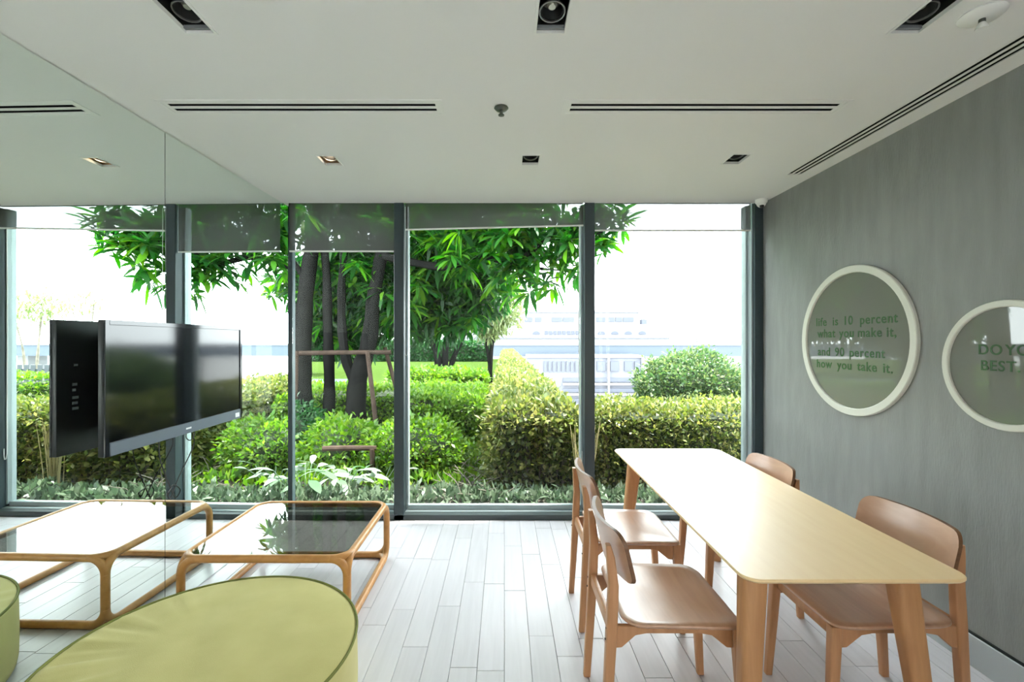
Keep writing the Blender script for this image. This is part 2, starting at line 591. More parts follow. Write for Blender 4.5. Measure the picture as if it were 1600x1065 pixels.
MB().box(WX - .010, WX, SW[1], WY, 0.1455, 0.154).build('painted_shadow_line', 'black_void', bb)  # black strip standing in for the shadow line above the baseboard
# left wall behind the mirror
mb = MB()
ya, yb = REAR, GY - .005
mb.loft([[(mirror_x(yy) - .012, yy, -0.12), (mirror_x(yy) - .2, yy, -0.12), (mirror_x(yy) - .2, yy, CEIL + .16), (mirror_x(yy) - .012, yy, CEIL + .16)] for yy in (ya, yb)])
tag(mb.build('wall_left', 'rear_paint'), kind='structure')
def mirror_panel(y0, y1, label):
    r = thing('mirror_panel', label, 'mirror', (mirror_x(y0), y0, 0), -MA, 'full-height mirror panels')
    ln = (y1 - y0) / math.cos(MA)
    MB().box(-0.008, 0, 0, ln, 0.004, CEIL - .004).build('mirror_glass', 'mirror', r, smooth=False)
    MB().box(-0.0118, -0.0085, 0.001, ln - .001, 0.004, CEIL - .004).build('backing', 'black_void', r)
SEAM = 2.545
mirror_panel(SEAM + .0035, GY - .03, 'full-height mirror panel between the corner of the window wall and the seam')
mirror_panel(-0.6, SEAM - .0005, 'full-height mirror panel reflecting the green ottoman and the television')

tag(MB().box(-2.3, WX, REAR - .12, REAR, -.12, CEIL + .16).build('wall_rear', 'rear_paint'), kind='structure')

# ------------------------------------------------------------------ front windows
MUL = [(-0.925, -0.842), (0.672, 0.758)]          # mullions
JR = (2.085, WX)                                   # right jamb

def bays():
    return [(XL, MUL[0][0]), (MUL[0][1], MUL[1][0]), (MUL[1][1], JR[0])]
for i, (a, b) in enumerate(MUL):
    t = struct_empty('trim_%d' % (i + 2), ((a + b) / 2, WY, 0))
    hw = (b - a) / 2
    MB().box(-hw, hw, 0, GY - WY + .05, 0.0, CEIL).build('mullion', 'frame_teal', t, bevel=0.003, seg=1)
    MB().box(hw + .001, hw + .016, .095, GY - WY + .04, 0.07, CEIL).build('glazing_bead', 'frame_light', t)
    MB().box(-hw - .016, -hw - .001, .095, GY - WY + .04, 0.07, CEIL).build('glazing_bead', 'frame_light', t)
t = struct_empty('trim_4', (JR[0], WY, 0))
MB().box(0.012, JR[1] - JR[0] - .001, 0.0, GY - WY + .05, 0, CEIL).build('jamb', 'frame_teal', t, bevel=0.003, seg=1)
MB().box(0.0, 0.011, 0.03, GY - WY + .04, 0.06, CEIL).build('jamb_cover', 'frame_light', t)
MB().box(-.018, -.001, .09, GY - WY + .04, 0.07, CEIL).build('glazing_bead', 'frame_light', t)
tag(MB().box(XL - .2, XL + .017, GY - .006, GY + .05, -.12, CEIL + .16).build('trim_7', 'frame_teal'), kind='structure')
k = tag(MB().box(XL, WX - .001, WY, WY + .06, -0.02, 0.045).build('trim_5', 'kerb_dark', bevel=0.003, seg=1), kind='structure')
tag(MB().box(XL, WX - .001, WY + .0605, GY + .05, -0.02, 0.05).build('trim_6', 'frame_light'), kind='structure')
for i, (a, b) in enumerate(bays()):
    wn = struct_empty('window_%d' % (i + 1), ((a + b) / 2, GY, 0))
    h = (b - a) / 2 - .0175
    MB().box(-h, h, -.005, .005, 0.09, CEIL + .065).build('pane', 'window_glass', wn, smooth=False)
    MB().box(-h, h, -.022, .025, 0.051, 0.089).build('bottom_rail', 'frame_light', wn, bevel=0.002, seg=1)

# ------------------------------------------------------------------ roller blinds
def blind(a, b, zb, label, chain_side, skew=0.0):
    by = WY + .030
    r = thing('roller_blind', label, 'roller blind', ((a + b) / 2, by, CEIL), 0, 'roller blinds at the window heads')
    h = (b - a) / 2 - .006
    zb -= CEIL
    MB().tube([(-h, .0255, .030), (h, .0255, .030)], .0245, 14).build('roller_tube', 'frame_light', r)
    me = MB()
    n = 10
    for i_ in range(n):
        x0, x1 = -h + 2 * h * i_ / n, -h + 2 * h * (i_ + 1) / n
        z0, z1 = zb + skew * (x0 / h), zb + skew * (x1 / h)
        v = [me.bm.verts.new(p) for p in ((x0, 0, z0), (x1, 0, z1), (x1, 0, .030), (x0, 0, .030))]
        me.bm.faces.new(v)
    bmesh.ops.remove_doubles(me.bm, verts=me.bm.verts, dist=1e-5)
    me.build('fabric', 'blind_fabric', r, smooth=False)
    MB().tube([(-h, 0, zb - skew - .006), (h, 0, zb + skew - .006)], .0075, 8, sx=.6, sy=1.0).build('bottom_bar', 'vent_white', r)
    if chain_side:
        cx = chain_side * (h - .004)
        pts = []
        zl, off = (-1.25, .012)
        for q in range(15): pts.append((cx, -.018 - .006 * q / 14, -.03 + (zl + .03) * q / 14))
        for q in range(1, 9):
            an = PI * q / 8
            pts.append((cx - chain_side * off * (1 - math.cos(an)), -.024, zl - .03 * math.sin(an)))
        for q in range(1, 15): pts.append((cx - chain_side * off * 2, -.024 + .006 * q / 14, zl + (-.03 - zl) * q / 14))
        MB().tube(pts, .0022, 6).build('chain', 'chain_white', r)
B_ = bays()
blind(B_[0][0] + .03, B_[0][1], 2.262, 'grey screen roller blind lowered furthest, beside the mirror', 0)
blind(B_[1][0], B_[1][1], 2.462, 'grey screen roller blind over the middle window with a bead chain', -1, skew=0.018)
blind(B_[2][0], B_[2][1], 2.437, 'thin screen roller blind over the window next to the grey wall', 0)
# long pale pull cord hanging against the mullion
cord = MB()
cx0 = MUL[1][0] - .030
cy0 = WY + .078
pts = [(cx0, cy0, CEIL - .02)] + [(cx0 - .004 * math.sin(q * .3), cy0, CEIL - .02 - q * .2) for q in range(1, 10)]
pts += [(cx0 - .004, cy0, .62), (cx0 - .002, cy0, .52), (cx0 + .006, cy0 - .002, .47), (cx0 + .016, cy0 - .004, .465), (cx0 + .022, cy0 - .004, .50), (cx0 + .022, cy0 - .004, .56)]
cord.tube(pts, .004, 6)
tag(cord.build('pull_cord', 'chain_white'), 'pale thin pull cord hanging in a loop against a dark window mullion', 'cord')

# ------------------------------------------------------------------ ceiling fittings
def recess(r, x0, x1, y0, y1, depth, mat='lamp_black', name='housing'):
    m = MB()
    z0, z1 = 0.013, depth
    b = m.bm
    t = 0.004
    m.box(x0 - t, x0, y0 - t, y1 + t, z0, z1).box(x1, x1 + t, y0 - t, y1 + t, z0, z1)
    m.box(x0, x1, y0 - t, y0, z0, z1).box(x0, x1, y1, y1 + t, z0, z1).box(x0 - t, x1 + t, y0 - t, y1 + t, z1, z1 + t)
    return m.build(name, mat, r, smooth=False)

def rim(r, x0, x1, y0, y1, wd, mat='vent_white', t=0.004):
    m = MB()
    m.box(x0 - wd, x1 + wd, y0 - wd, y0, -t, 0).box(x0 - wd, x1 + wd, y1, y1 + wd, -t, 0)
    m.box(x0 - wd, x0, y0, y1, -t, 0).box(x1, x1 + wd, y0, y1, -t, 0)
    return m.build('trim_ring', mat, r, smooth=False)

def lamp_head(r, cx, cy, rad, tilt=0.0, z=0.03, lens='lamp_lens', body='lamp_black'):
    piv = Matrix.Translation((cx, cy, z)) @ Matrix.Rotation(tilt, 4, 'X')
    def bake(m):
        bmesh.ops.transform(m.bm, matrix=piv, verts=m.bm.verts)
        return m
    hd = bake(MB().lathe([(rad * .80, .055), (rad * .86, .0), (rad * .80, .0), (rad * .62, .03), (rad * .2, .034)], 20)).build('lamp_head', body, r)
    bake(MB().lathe([(rad * .88, -.001), (rad * .97, -.001), (rad * .97, -.008), (rad * .88, -.008), (rad * .88, -.001)], 24, cap=False)).build('ring', 'lamp_ring', hd)
    bake(MB().lathe([(rad * .40, .027), (rad * .40, .020), (rad * .26, .012), (rad * .12, .012)], 16)).build('lens', lens, hd)
    return hd

names = ['small square downlight with a glowing warm lamp near the mirror',
         'small black square downlight above the middle window',
         'small black square downlight nearest the grey wall']
for i, (cx, cy) in enumerate(DL_SMALL):
    r = thing('downlight', names[i], 'downlight', (cx, cy, CEIL), 0, 'small ceiling downlights by the window')
    recess(r, -.053, .053, -.075, .075, .11, 'lamp_gold' if i == 0 else 'lamp_black')
    rim(r, -.053, .053, -.075, .075, .007)
    lamp_head(r, 0, 0, .048, R(-14), .030, 'lamp_warm' if i == 0 else 'lamp_lens')
    MB().box(-.052, .052, -.070, -.058, .012, .02).build('yoke', 'lamp_black', r)
names = ['long black recessed triple downlight closest to the mirror wall',
         'long black recessed triple downlight over the middle of the room',
         'long black recessed triple downlight beside the white ceiling sprinkler plate']
for i, cx in enumerate(DL_LONG):
    r = thing('downlight', names[i], 'downlight', (cx, 1.55, CEIL), 0, 'long ceiling downlights')
    recess(r, -.052, .052, -.178, .178, .11)
    rim(r, -.052, .052, -.178, .178, .010)
    for q in range(3):
        lamp_head(r, 0, .105 - .107 * q, .049, R((-8, 12, -5)[q]), .030)
    MB().box(-.051, .051, .160, .172, .004, .016).build('end_plate', 'port_grey', r)

def linear_vent(name, label, x0, x1, y0, y1, slots, along, group):
    """slot diffuser: frame, slats between the dark slots, dark plenum behind"""
    cx, cy = (x0 + x1) / 2, (y0 + y1) / 2
    r = thing(name, label, 'air vent', (cx, cy, CEIL), 0, group)
    hx, hy = (x1 - x0) / 2, (y1 - y0) / 2
    recess(r, -hx, hx, -hy, hy, .10, 'black_void', 'plenum')
    if along == 'x':
        rim(r, -hx, hx, -hy, hy, .018, t=.003)
        edges = np.linspace(-hy, hy, slots * 2 + 2)
        wd = 2 * hy
        sw = .026
        sl = (wd - slots * sw) / (slots + 1)
        y = -hy
        for q in range(slots + 1):
            MB().box(-hx, hx, y, y + sl, -.001, .002).build('slat', 'vent_white', r)
            y += sl + sw
        for xx in (-hx, hx - .02):
            MB().box(xx, xx + .02, -hy, hy, -.0012, .0005).build('end_cap', 'vent_white', r)
    else:
        wd = 2 * hx
        sw = .021
        sl = (wd - slots * sw) / (slots + 1)
        x = -hx
        for q in range(slots + 1):
            MB().box(x, x + sl, -hy, hy, -.001, .002).build('slat', 'vent_white', r)
            x += sl + sw
        MB().box(-hx, hx, hy - .012, hy, -.0012, .0005).build('end_cap', 'vent_white', r)
    return r
linear_vent('slot_vent', 'white two-slot ceiling vent on the mirror side of the dark sprinkler', *VENTS[0], 2.228, 2.340, 2, 'x', 'two-slot ceiling vents')
linear_vent('slot_vent', 'white two-slot ceiling vent on the grey-wall side of the dark sprinkler', *VENTS[1], 2.228, 2.340, 2, 'x', 'two-slot ceiling vents')
linear_vent('slot_vent', 'long three-slot linear ceiling vent running along the grey wall', LD[0], LD[1], LD[2], LD[3], 3, 'y', None)

# sprinkler
r = thing('sprinkler', 'small dark metal fire sprinkler between the two ceiling vents', 'sprinkler', (-0.015, 2.285, CEIL))
MB().lathe([(.034, 0), (.036, -.004), (.026, -.014), (.014, -.018)], 20).build('escutcheon', 'chrome_dark', r)
MB().lathe([(.008, -.016), (.008, -.036)], 10).build('stem', 'chrome_dark', r)
MB().lathe([(.015, -.036), (.015, -.040), (.004, -.043)], 14).build('deflector', 'chrome_dark', r)
# white plate sprinkler near the wall
r = thing('sprinkler', 'white sprinkler with a wide round plate near the long downlight', 'sprinkler', (1.69, 1.63, CEIL))
MB().lathe([(.064, 0), (.066, -.006), (.055, -.016), (.02, -.020)], 28).build('plate', 'vent_white', r)
MB().lathe([(.010, -.018), (.010, -.032)], 10).build('stem', 'chrome_dark', r)
MB().lathe([(.010, -.032), (.019, -.050), (.019, -.055)], 14).build('deflector', 'vent_white', r)
# dome camera in the corner
r = thing('dome_camera', 'small white dome security camera in the ceiling corner', 'camera', (2.105, 3.775, CEIL))
MB().lathe([(.046, 0), (.046, -.022), (.040, -.030)], 24).build('base', 'white_paint', r)
MB().lathe([(.036, -.028)] + [(.036 * math.cos(R(a)), -.030 - .034 * math.sin(R(a))) for a in range(5, 86, 10)], 20).build('dome', 'white_paint', r)
MB().lathe([(.016, -.052), (.016, -.064), (.010, -.072)], 14, cx=-.008, cy=-.022).build('lens', 'lamp_black', r)

# ------------------------------------------------------------------ round framed plaques on the grey wall
def text_mesh(txt, size):
    cu = bpy.data.curves.new('lettering', 'FONT')
    cu.body = txt
    cu.size = size
    cu.align_x = 'CENTER'
    cu.align_y = 'BOTTOM_BASELINE'
    cu.extrude = 0.0006
    cu.offset = size * .012
    cu.space_character = 1.12
    ob = bpy.data.objects.new('lettering', cu)
    C.objects.link(ob)
    bpy.context.view_layer.update()
    me = bpy.data.meshes.new_from_object(ob.evaluated_get(bpy.context.evaluated_depsgraph_get()))
    bpy.data.objects.remove(ob)
    me.materials.clear()
    me.materials.append(M['letter_green'])
    return me

def plaque(cy, cz, D, ringw, label, lines):
    r = thing('round_plaque', label, 'wall art', (WX, cy, cz), 0, 'round framed plaques on the grey wall')
    def ringm(prof, name, mat, par, seg=72):
        m = MB()
        rings = []
        for q in range(seg):
            a = 2 * PI * q / seg
            rings.append([(-d, rr * math.cos(a), rr * math.sin(a)) for rr, d in prof])
        m.loft(rings, closed=True)
        return m.build(name, mat, par)
    ro = D / 2
    ringm([(ro, .001), (ro, .018), (ro - .004, .022), (ro - ringw + .004, .022), (ro - ringw, .018), (ro - ringw, .001)], 'frame_ring', 'frame_white', r)
    m = MB()
    seg = 64
    rg = ro - ringw + .001
    m.loft([[(-d, rg * math.cos(2 * PI * q / seg), rg * math.sin(2 * PI * q / seg)) for q in range(seg)] for d in (.002, .008)])
    gl = m.build('glass_disc', 'plaque_glass', r)
    for (txt, y, z, size, width) in lines:
        ws = [(wd_, text_mesh(wd_, size)) for wd_ in txt.split()]
        ext = []
        for _, me in ws:
            co = np.empty(len(me.vertices) * 3, np.float32); me.vertices.foreach_get('co', co)
            ext.append((co[0::3].min(), co[0::3].max()))
        tot = sum(e[1] - e[0] for e in ext)
        gap = (width - tot) / max(1, len(ws) - 1)
        pos = -width / 2 if len(ws) > 1 else -tot / 2
        for (wd_, me), e in zip(ws, ext):
            o = bpy.data.objects.new('lettering', me)
            link(o, gl)
            # text x axis -> -Y, text y axis -> +Z, facing -X
            o.matrix_local = Matrix(((0, 0, -1, -.0095), (-1, 0, 0, y - (pos - e[0])), (0, 1, 0, z), (0, 0, 0, 1)))
            pos += e[1] - e[0] + gap
    return r
P1 = (2.865, 1.503)
plaque(P1[0], P1[1], 0.93, .045, 'larger round cream-framed plaque with four lines of green lettering',
       [('life is 10 percent', -.005, .100, .078, .66), ('what you make it,', -.005, .022, .078, .64),
        ('and 90 percent', .03, -.100, .078, .56), ('how you take it.', .01, -.182, .078, .62)])
plaque(1.984, 1.395, 0.565, .030, 'smaller round cream-framed plaque with two lines of bold green lettering',
       [('DO YOUR', -.035, .045, .064, .30), ('BEST.', .025, -.026, .064, .2)])

# ------------------------------------------------------------------ dining table
TX0, TX1, TY0, TY1, TZ = 0.768, 1.505, 1.467, 3.257, 0.74
tc = ((TX0 + TX1) / 2, (TY0 + TY1) / 2)
r = thing('dining_table', 'long light wooden dining table with splayed legs by the grey wall', 'table', (tc[0], tc[1], 0))
hx, hy = (TX1 - TX0) / 2, (TY1 - TY0) / 2
m = MB()
def trr(ins, z): return [(a, b, z) for a, b in rrect(-hx + ins, hx - ins, -hy + ins, hy - ins, .055 - ins * .5, 7)]
m.loft([trr(.022, TZ - .024), trr(.006, TZ - .015), trr(0, TZ - .008), trr(.0, TZ - .003), trr(.003, TZ)])
m.build('table_top', 'table_wood', r, angle=35)
for sx in (-1, 1):
    for sy in (-1, 1):
        m = MB()
        tx, ty = sx * (hx - .112), sy * (hy - .165)
        rings = []
        for q, z in enumerate((0.0, .25, .5, TZ - .0245)):
            f = z / TZ
            ox, oy = sx * .062 * (1 - f), sy * .07 * (1 - f)
            a = .028 + .016 * f
            b = .026 + .012 * f
            rings.append([(tx + ox + px_, ty + oy + py_, z) for px_, py_ in rrect(-a, a, -b, b, .018, 4)])
        m.loft(rings)
        m.build('leg', 'table_leg_wood', r)
MB().box(-hx + .15, hx - .15, -hy + .145, -hy + .185, TZ - .060, TZ - .0245).build('cross_rail', 'table_leg_wood', r, bevel=.003)
MB().box(-hx + .15, hx - .15, hy - .185, hy - .145, TZ - .060, TZ - .0245).build('cross_rail', 'table_leg_wood', r, bevel=.003)

# ------------------------------------------------------------------ chairs (front towards +x)
def make_chair():
    r = thing('dining_chair', 'chair', 'chair', (0, 0, 0))
    SH = .47
    # seat: rounded, slightly dished plywood
    m = MB()
    n = 9
    out = rrect(-.20, .245, -.235, .235, .07, 6)
    cxs = .02
    def ring(s, z, dish):
        res = []
        for a, b in out:
            px_, py_ = cxs + (a - cxs) * s, b * s
            up = dish * (1 - (s ** 2)) 
            rear = .010 * max(0, (-px_ - .02) / .18)
            edge = -.012 * max(0, (px_ - .15) / .1) ** 2
            res.append((px_, py_, z - up + rear + edge + .006 * (abs(py_) / .235) ** 2))
        return res
    rings = [ring(s, SH - .016, .0) for s in (.2, .6, .97)] + [ring(1.0, SH - .010, 0), ring(1.0, SH - .004, 0)] + [ring(s, SH, .012) for s in (.985, .85, .65, .4, .15)]
    m.loft(rings)
    st = m.build('seat', 'chair_ply', r, angle=60)
    # backrest: curved panel leaning back, rounded corners
    m = MB()
    NX, NZ = 22, 8
    HW, z0, z1, rad = .232, .615, .803, .055
    def prof(v):
        # half width at height fraction
        z = z0 + (z1 - z0) * v
        d = 0
        if z > z1 - rad: d = rad - math.sqrt(max(0, rad ** 2 - (z - (z1 - rad)) ** 2))
        rb = .035
        if z < z0 + rb: d = rb - math.sqrt(max(0, rb ** 2 - ((z0 + rb) - z) ** 2))
        return HW - d * .9
    vv = [0, .02, .06, .12, .2, .35, .5, .65, .76, .86, .93, .975, 1.0]
    def bx(y, z, t):
        return -.190 + t - .052 * (1 - (y / HW) ** 2) + .030 - (z - z0) * .24
    fr_, bk_ = [], []
    for v in vv:
        z = z0 + (z1 - z0) * v
        hw = prof(v)
        fr_.append([(bx(hw * u, z, .0075), hw * u, z) for u in np.linspace(-1, 1, NX)])
        bk_.append([(bx(hw * u, z, -.0075), hw * u, z) for u in np.linspace(-1, 1, NX)])
    b = m.bm
    F = [[b.verts.new(p) for p in rr] for rr in fr_]
    K = [[b.verts.new(p) for p in rr] for rr in bk_]
    for i in range(len(vv) - 1):
        for j in range(NX - 1):
            b.faces.new((F[i][j], F[i][j + 1], F[i + 1][j + 1], F[i + 1][j]))
            b.faces.new((K[i][j + 1], K[i][j], K[i + 1][j], K[i + 1][j + 1]))
    back = m.build('backrest', 'chair_ply', r, angle=60)
    m = MB(); b = m.bm
    def rim_(z_list_f, z_list_k):
        A = [b.verts.new(p) for p in z_list_f]; B = [b.verts.new(p) for p in z_list_k]
        for i in range(len(A) - 1):
            b.faces.new((A[i], A[i + 1], B[i + 1], B[i]))
    loopF = [fr_[0][j] for j in range(NX)] + [fr_[i][NX - 1] for i in range(1, len(vv))] + [fr_[-1][j] for j in range(NX - 2, -1, -1)] + [fr_[i][0] for i in range(len(vv) - 2, -1, -1)]
    loopK = [bk_[0][j] for j in range(NX)] + [bk_[i][NX - 1] for i in range(1, len(vv))] + [bk_[-1][j] for j in range(NX - 2, -1, -1)] + [bk_[i][0] for i in range(len(vv) - 2, -1, -1)]
    rim_(loopF, loopK)
    m.build('ply_edge', 'ply_edge', back, angle=60)
    # legs
    for s in (-1, 1):
        m = MB()
        rings = []
        for z, xc, yc, a, c in ((0, -.262, .184, .015, .014), (.25, -.247, .184, .018, .017), (.45, -.236, .183, .020, .018), (.60, -.230, .181, .019, .017), (.70, -.2395, .178, .015, .016), (.745, -.2475, .176, .009, .014)):
            rings.append([(xc + px_, s * yc + py_, z) for px_, py_ in rrect(-a, a, -c, c, .006, 3)])
        m.loft(rings)
        lg = m.build('leg', 'chair_wood', r)
        MB().box(-.274, -.250, s * .184 - .012, s * .184 + .012, -.001, .005).build('foot_pad', 'foot_black', lg)
        m = MB()
        rings = []
        for z, xc, yc, a, c in ((0, .252, .197, .014, .014), (.25, .236, .190, .018, .017), (.452, .224, .185, .020, .019)):
            rings.append([(xc + px_, s * yc + py_, z) for px_, py_ in rrect(-a, a, -c, c, .006, 3)])
        m.loft(rings)
        lg = m.build('leg', 'chair_wood', r)
        MB().box(.240, .264, s * .197 - .012, s * .197 + .012, -.001, .005).build('foot_pad', 'foot_black', lg)
        # arched side rail under the seat
        up = [( .205, .452), (-.220, .452)]
        lo = [(-.222, .372), (-.200, .374), (-.150, .418), (-.11, .425), (.09, .425), (.130, .418), (.185, .374), (.208, .372)]
        yy = s * .184
        MB().prism(up + lo, 'y', yy - .010, yy + .010).build('side_rail', 'chair_wood', r, bevel=.002, seg=1)
        for xx, zz in ((-.262, .40), (-.258, .44)):
            MB().tube([(xx - .0, yy, zz), (xx + .004, yy, zz)], .004, 8).build('screw', 'screw_dark', r)
    MB().box(-.246, -.226, -.168, .168, .412, .462).build('back_rail', 'chair_wood', r, bevel=.003)
    MB().box(.210, .228, -.168, .168, .400, .450).build('front_rail', 'chair_wood', r, bevel=.003)
    return r
ch = make_chair()
spots = [((.632, 1.885), 0, 'wooden chair nearest the ottoman, its seat facing the table edge'),
         ((.662, 2.567), 0, 'wooden chair on the ottoman side standing next to the window mullion'),
         ((1.443, 1.885), 180, 'wooden chair on the wall side, under the two round plaques, tucked under the table'),
         ((1.345, 2.685), 180, 'wooden chair on the wall side by the window, only its backrest above the table')]
for i, ((x, y), a, lb) in enumerate(spots):
    o = ch if i == 0 else copy_tree(ch)
    o.location = (x, y, 0.0015)
    o.rotation_euler = (0, 0, R(a))
    tag(o, lb, 'chair', 'wooden dining chairs at the table')

# ------------------------------------------------------------------ bent-wood coffee table with smoked glass
QX0, QX1, QY0, QY1, QH = -1.70, -.795, 2.37, 3.215, .392
RR = .021
r = thing('coffee_table', 'square bent-wood coffee table with a smoked glass top by the mirror', 'coffee table', ((QX0 + QX1) / 2, (QY0 + QY1) / 2, 0))
ax, ay = (QX1 - QX0) / 2 - RR, (QY1 - QY0) / 2 - RR
zb, zt = RR, QH - RR
BR = .085
def rod(name, pts, parent):
    return MB().tube(pts, RR, 10, sx=1.0, sy=1.0).build(name, 'bent_wood', parent)
for z in (zb, zt):
    for s in (-1, 1):
        rod('rail', [(-ax + BR, s * ay, z), (0, s * ay, z), (ax - BR, s * ay, z)], r)
        rod('rail', [(s * ax, -ay + BR, z), (s * ax, 0, z), (s * ax, ay - BR, z)], r)
for sx in (-1, 1):
    for sy in (-1, 1):
        rod('leg', [(sx * ax, sy * ay, zb + BR), (sx * ax, sy * ay, zt - BR)], r)
        for sz, zc in ((-1, zb), (1, zt)):
            P0 = Vector((sx * ax, sy * ay, zc))
            dirs = [Vector((-sx, 0, 0)), Vector((0, -sy, 0)), Vector((0, 0, -sz))]
            m = MB()
            for a, b in ((0, 1), (0, 2), (1, 2)):
                u, v = dirs[a], dirs[b]
                cen = P0 + u * BR + v * BR
                m.tube([cen - v * BR * math.cos(R(t)) - u * BR * math.sin(R(t)) for t in range(0, 91, 10)], RR, 10)
            m.build('corner_bend', 'bent_wood', r)
m = MB()
g = [(a, b) for a, b in rrect(-ax + .006, ax - .006, -ay + .006, ay - .006, BR, 8)]
m.prism(g, 'z', zt + .006, zt + .014)
m.build('glass_top', 'smoked_glass', r, smooth=False)

# ------------------------------------------------------------------ ottoman
r = thing('ottoman', 'large round lime-green fabric ottoman with dark piping', 'ottoman', (-1.125, 1.745, 0))
OR_, OH = .542, .338
seg = 128
m = MB()
rings = []
def wrinkle(a, s):
    # radial pulls near the rim, strongest on the side facing the mirror
    k = max(0, math.cos(a - R(195))) ** 1.5 + .06
    ph = math.sin(a * 23 + 2.0 * math.sin(a * 5)) * .6 + math.sin(a * 41 + 1.3) * .4
    env = max(0, min(1, (s - .50) / .35)) * max(0, min(1, (1.0 - s) / .06))
    return .011 * k * ph * env
prof = [(.96, .012), (.99, .018), (1.0, .05), (1.004, .15), (1.0, .27), (.998, .318), (.992, .330)]
for s, z in prof:
    rings.append([(OR_ * s * math.cos(2 * PI * q / seg), OR_ * s * math.sin(2 * PI * q / seg), z) for q in range(seg)])
for s in (.975, .95, .92, .88, .83, .77, .70, .62, .54, .45, .36, .27, .18, .09, .02):
    rings.append([(OR_ * s * math.cos(2 * PI * q / seg), OR_ * s * math.sin(2 * PI * q / seg),
                   .3315 + .016 * (1 - s * s) ** .7 + wrinkle(2 * PI * q / seg, s)
                   + .004 * (1 - s) * math.sin(3 * (s * math.cos(2 * PI * q / seg)) * 4 + 2 * math.sin(5 * s * math.sin(2 * PI * q / seg)))) for q in range(seg)])
m.loft(rings)
m.build('cushion', 'ottoman_fabric', r, angle=70)
MB().tube([((OR_ - .002) * math.cos(2 * PI * q / 96), (OR_ - .002) * math.sin(2 * PI * q / 96), .3325) for q in range(96)], .0055, 8, closed=True).build('piping', 'piping_olive', r)
MB().lathe([(.46, 0), (.46, .0115)], 40).build('base', 'foot_black', r)

# ------------------------------------------------------------------ television on its wall bracket
tv_y0, tv_x0 = 2.03, -1.762
TVL, TVB, TVT = 1.09, .985, 1.594
r = thing('television', 'black flat-screen television hanging off the mirror wall', 'television', (tv_x0, tv_y0, TVB), 0)
r.rotation_euler = (0, 0, R(0.9))
H = TVT - TVB
# local: y along the length, x towards the room, z up
MB().box(-.030, -.004, .0, TVL, .0, H).build('case', 'tv_black', r, bevel=.004)
MB().box(-.046, -.0305, .30, TVL - .22, .10, H - .16).build('back_box', 'tv_black', r, bevel=.006)
MB().box(-.0038, -.0005, .024, TVL - .024, .060, H - .022).build('screen', 'tv_screen', r, smooth=False)
m = MB()
m.box(-.0038, .004, 0, .0235, .0, H).box(-.0038, .004, TVL - .0235, TVL, 0, H).box(-.0038, .004, .0236, TVL - .0236, H - .0215, H)
m.build('bezel', 'tv_gloss', r, bevel=.001, seg=1)
lb = MB().box(-.0038, .007, .0236, TVL - .0236, .0, .0595).build('lower_bezel', 'tv_bezel', r, bevel=.002, seg=1)
MB().box(.0072, .0078, TVL * .5 - .022, TVL * .5 + .022, .024, .033).build('badge', 'sticker_white', lb)
MB().box(.0072, .0078, TVL - .085, TVL - .040, .012, .040).build('sticker', 'sticker_white', lb)
for q, zz in enumerate((.20, .225, .25, .285, .31)):
    MB().box(-.0325, -.0302, .070, .070 + (.028, .024, .028, .015, .022)[q], zz, zz + .012).build('port', 'port_grey', r)
MB().box(-.0325, -.0302, .078, .095, .40, .41).build('port', 'port_grey', r)
br = MB().box(-.0745, -.0465, TVL * .5 - .12, TVL * .5 + .12, .16, .40).build('wall_bracket', 'tv_black', r, bevel=.003)
def cable(pts, rad=.0032):
    # catmull-rom
    P = [Vector(p) for p in pts]
    out = []
    for i in range(len(P) - 1):
        p0, p1, p2, p3 = P[max(i - 1, 0)], P[i], P[i + 1], P[min(i + 2, len(P) - 1)]
        for k_ in range(8):
            t = k_ / 8
            out.append(.5 * ((2 * p1) + (p2 - p0) * t + (2 * p0 - 5 * p1 + 4 * p2 - p3) * t * t + (3 * p1 - p0 - 3 * p2 + p3) * t ** 3))
    out.append(P[-1])
    return MB().tube(out, rad, 6).build('cable', 'cable_black', r)
cable([(-.038, .62, .02), (-.038, .66, -.07), (-.038, .62, -.14), (-.038, .53, -.24), (-.038, .49, -.30), (-.036, .46, -.335), (-.03, .43, -.30), (-.036, .47, -.28)])
cable([(-.040, .38, .02), (-.040, .39, -.10), (-.040, .43, -.20), (-.038, .47, -.29), (-.034, .50, -.345), (-.03, .53, -.31), (-.036, .48, -.27), (-.036, .44, -.32)])
cable([(-.036, .60, .02), (-.034, .585, -.03), (-.034, .62, -.055), (-.034, .655, -.03), (-.036, .655, .02)], .0028)

# ================================================================== outside: roof garden
gd = MB()
gd.prism([(-26, GY + .055), (9.5, GY + .055), (9.5, 10.8), (1.0, 10.8), (1.0, 38), (-26, 38)], 'z', -.6, -.02)
tag(gd.build('garden_ground', 'soil', smooth=False), kind='structure')
tag(MB().box(-26, -.16, 7.2, 37.5, -.0199, .03).build('lawn', 'lawn'), kind='structure')
tag(MB().box(-25, -5.4, 13.5, 17.5, .0305, .06).build('garden_path', 'path_pale', bevel=.01, seg=1), kind='structure')
# unseen paving added outside the fill window to bounce sunlight indoors
tag(MB().box(WX + .15, 14, -14, GY + .05, -.5, -.03).build('bounce_terrace', 'terrace'), kind='structure')

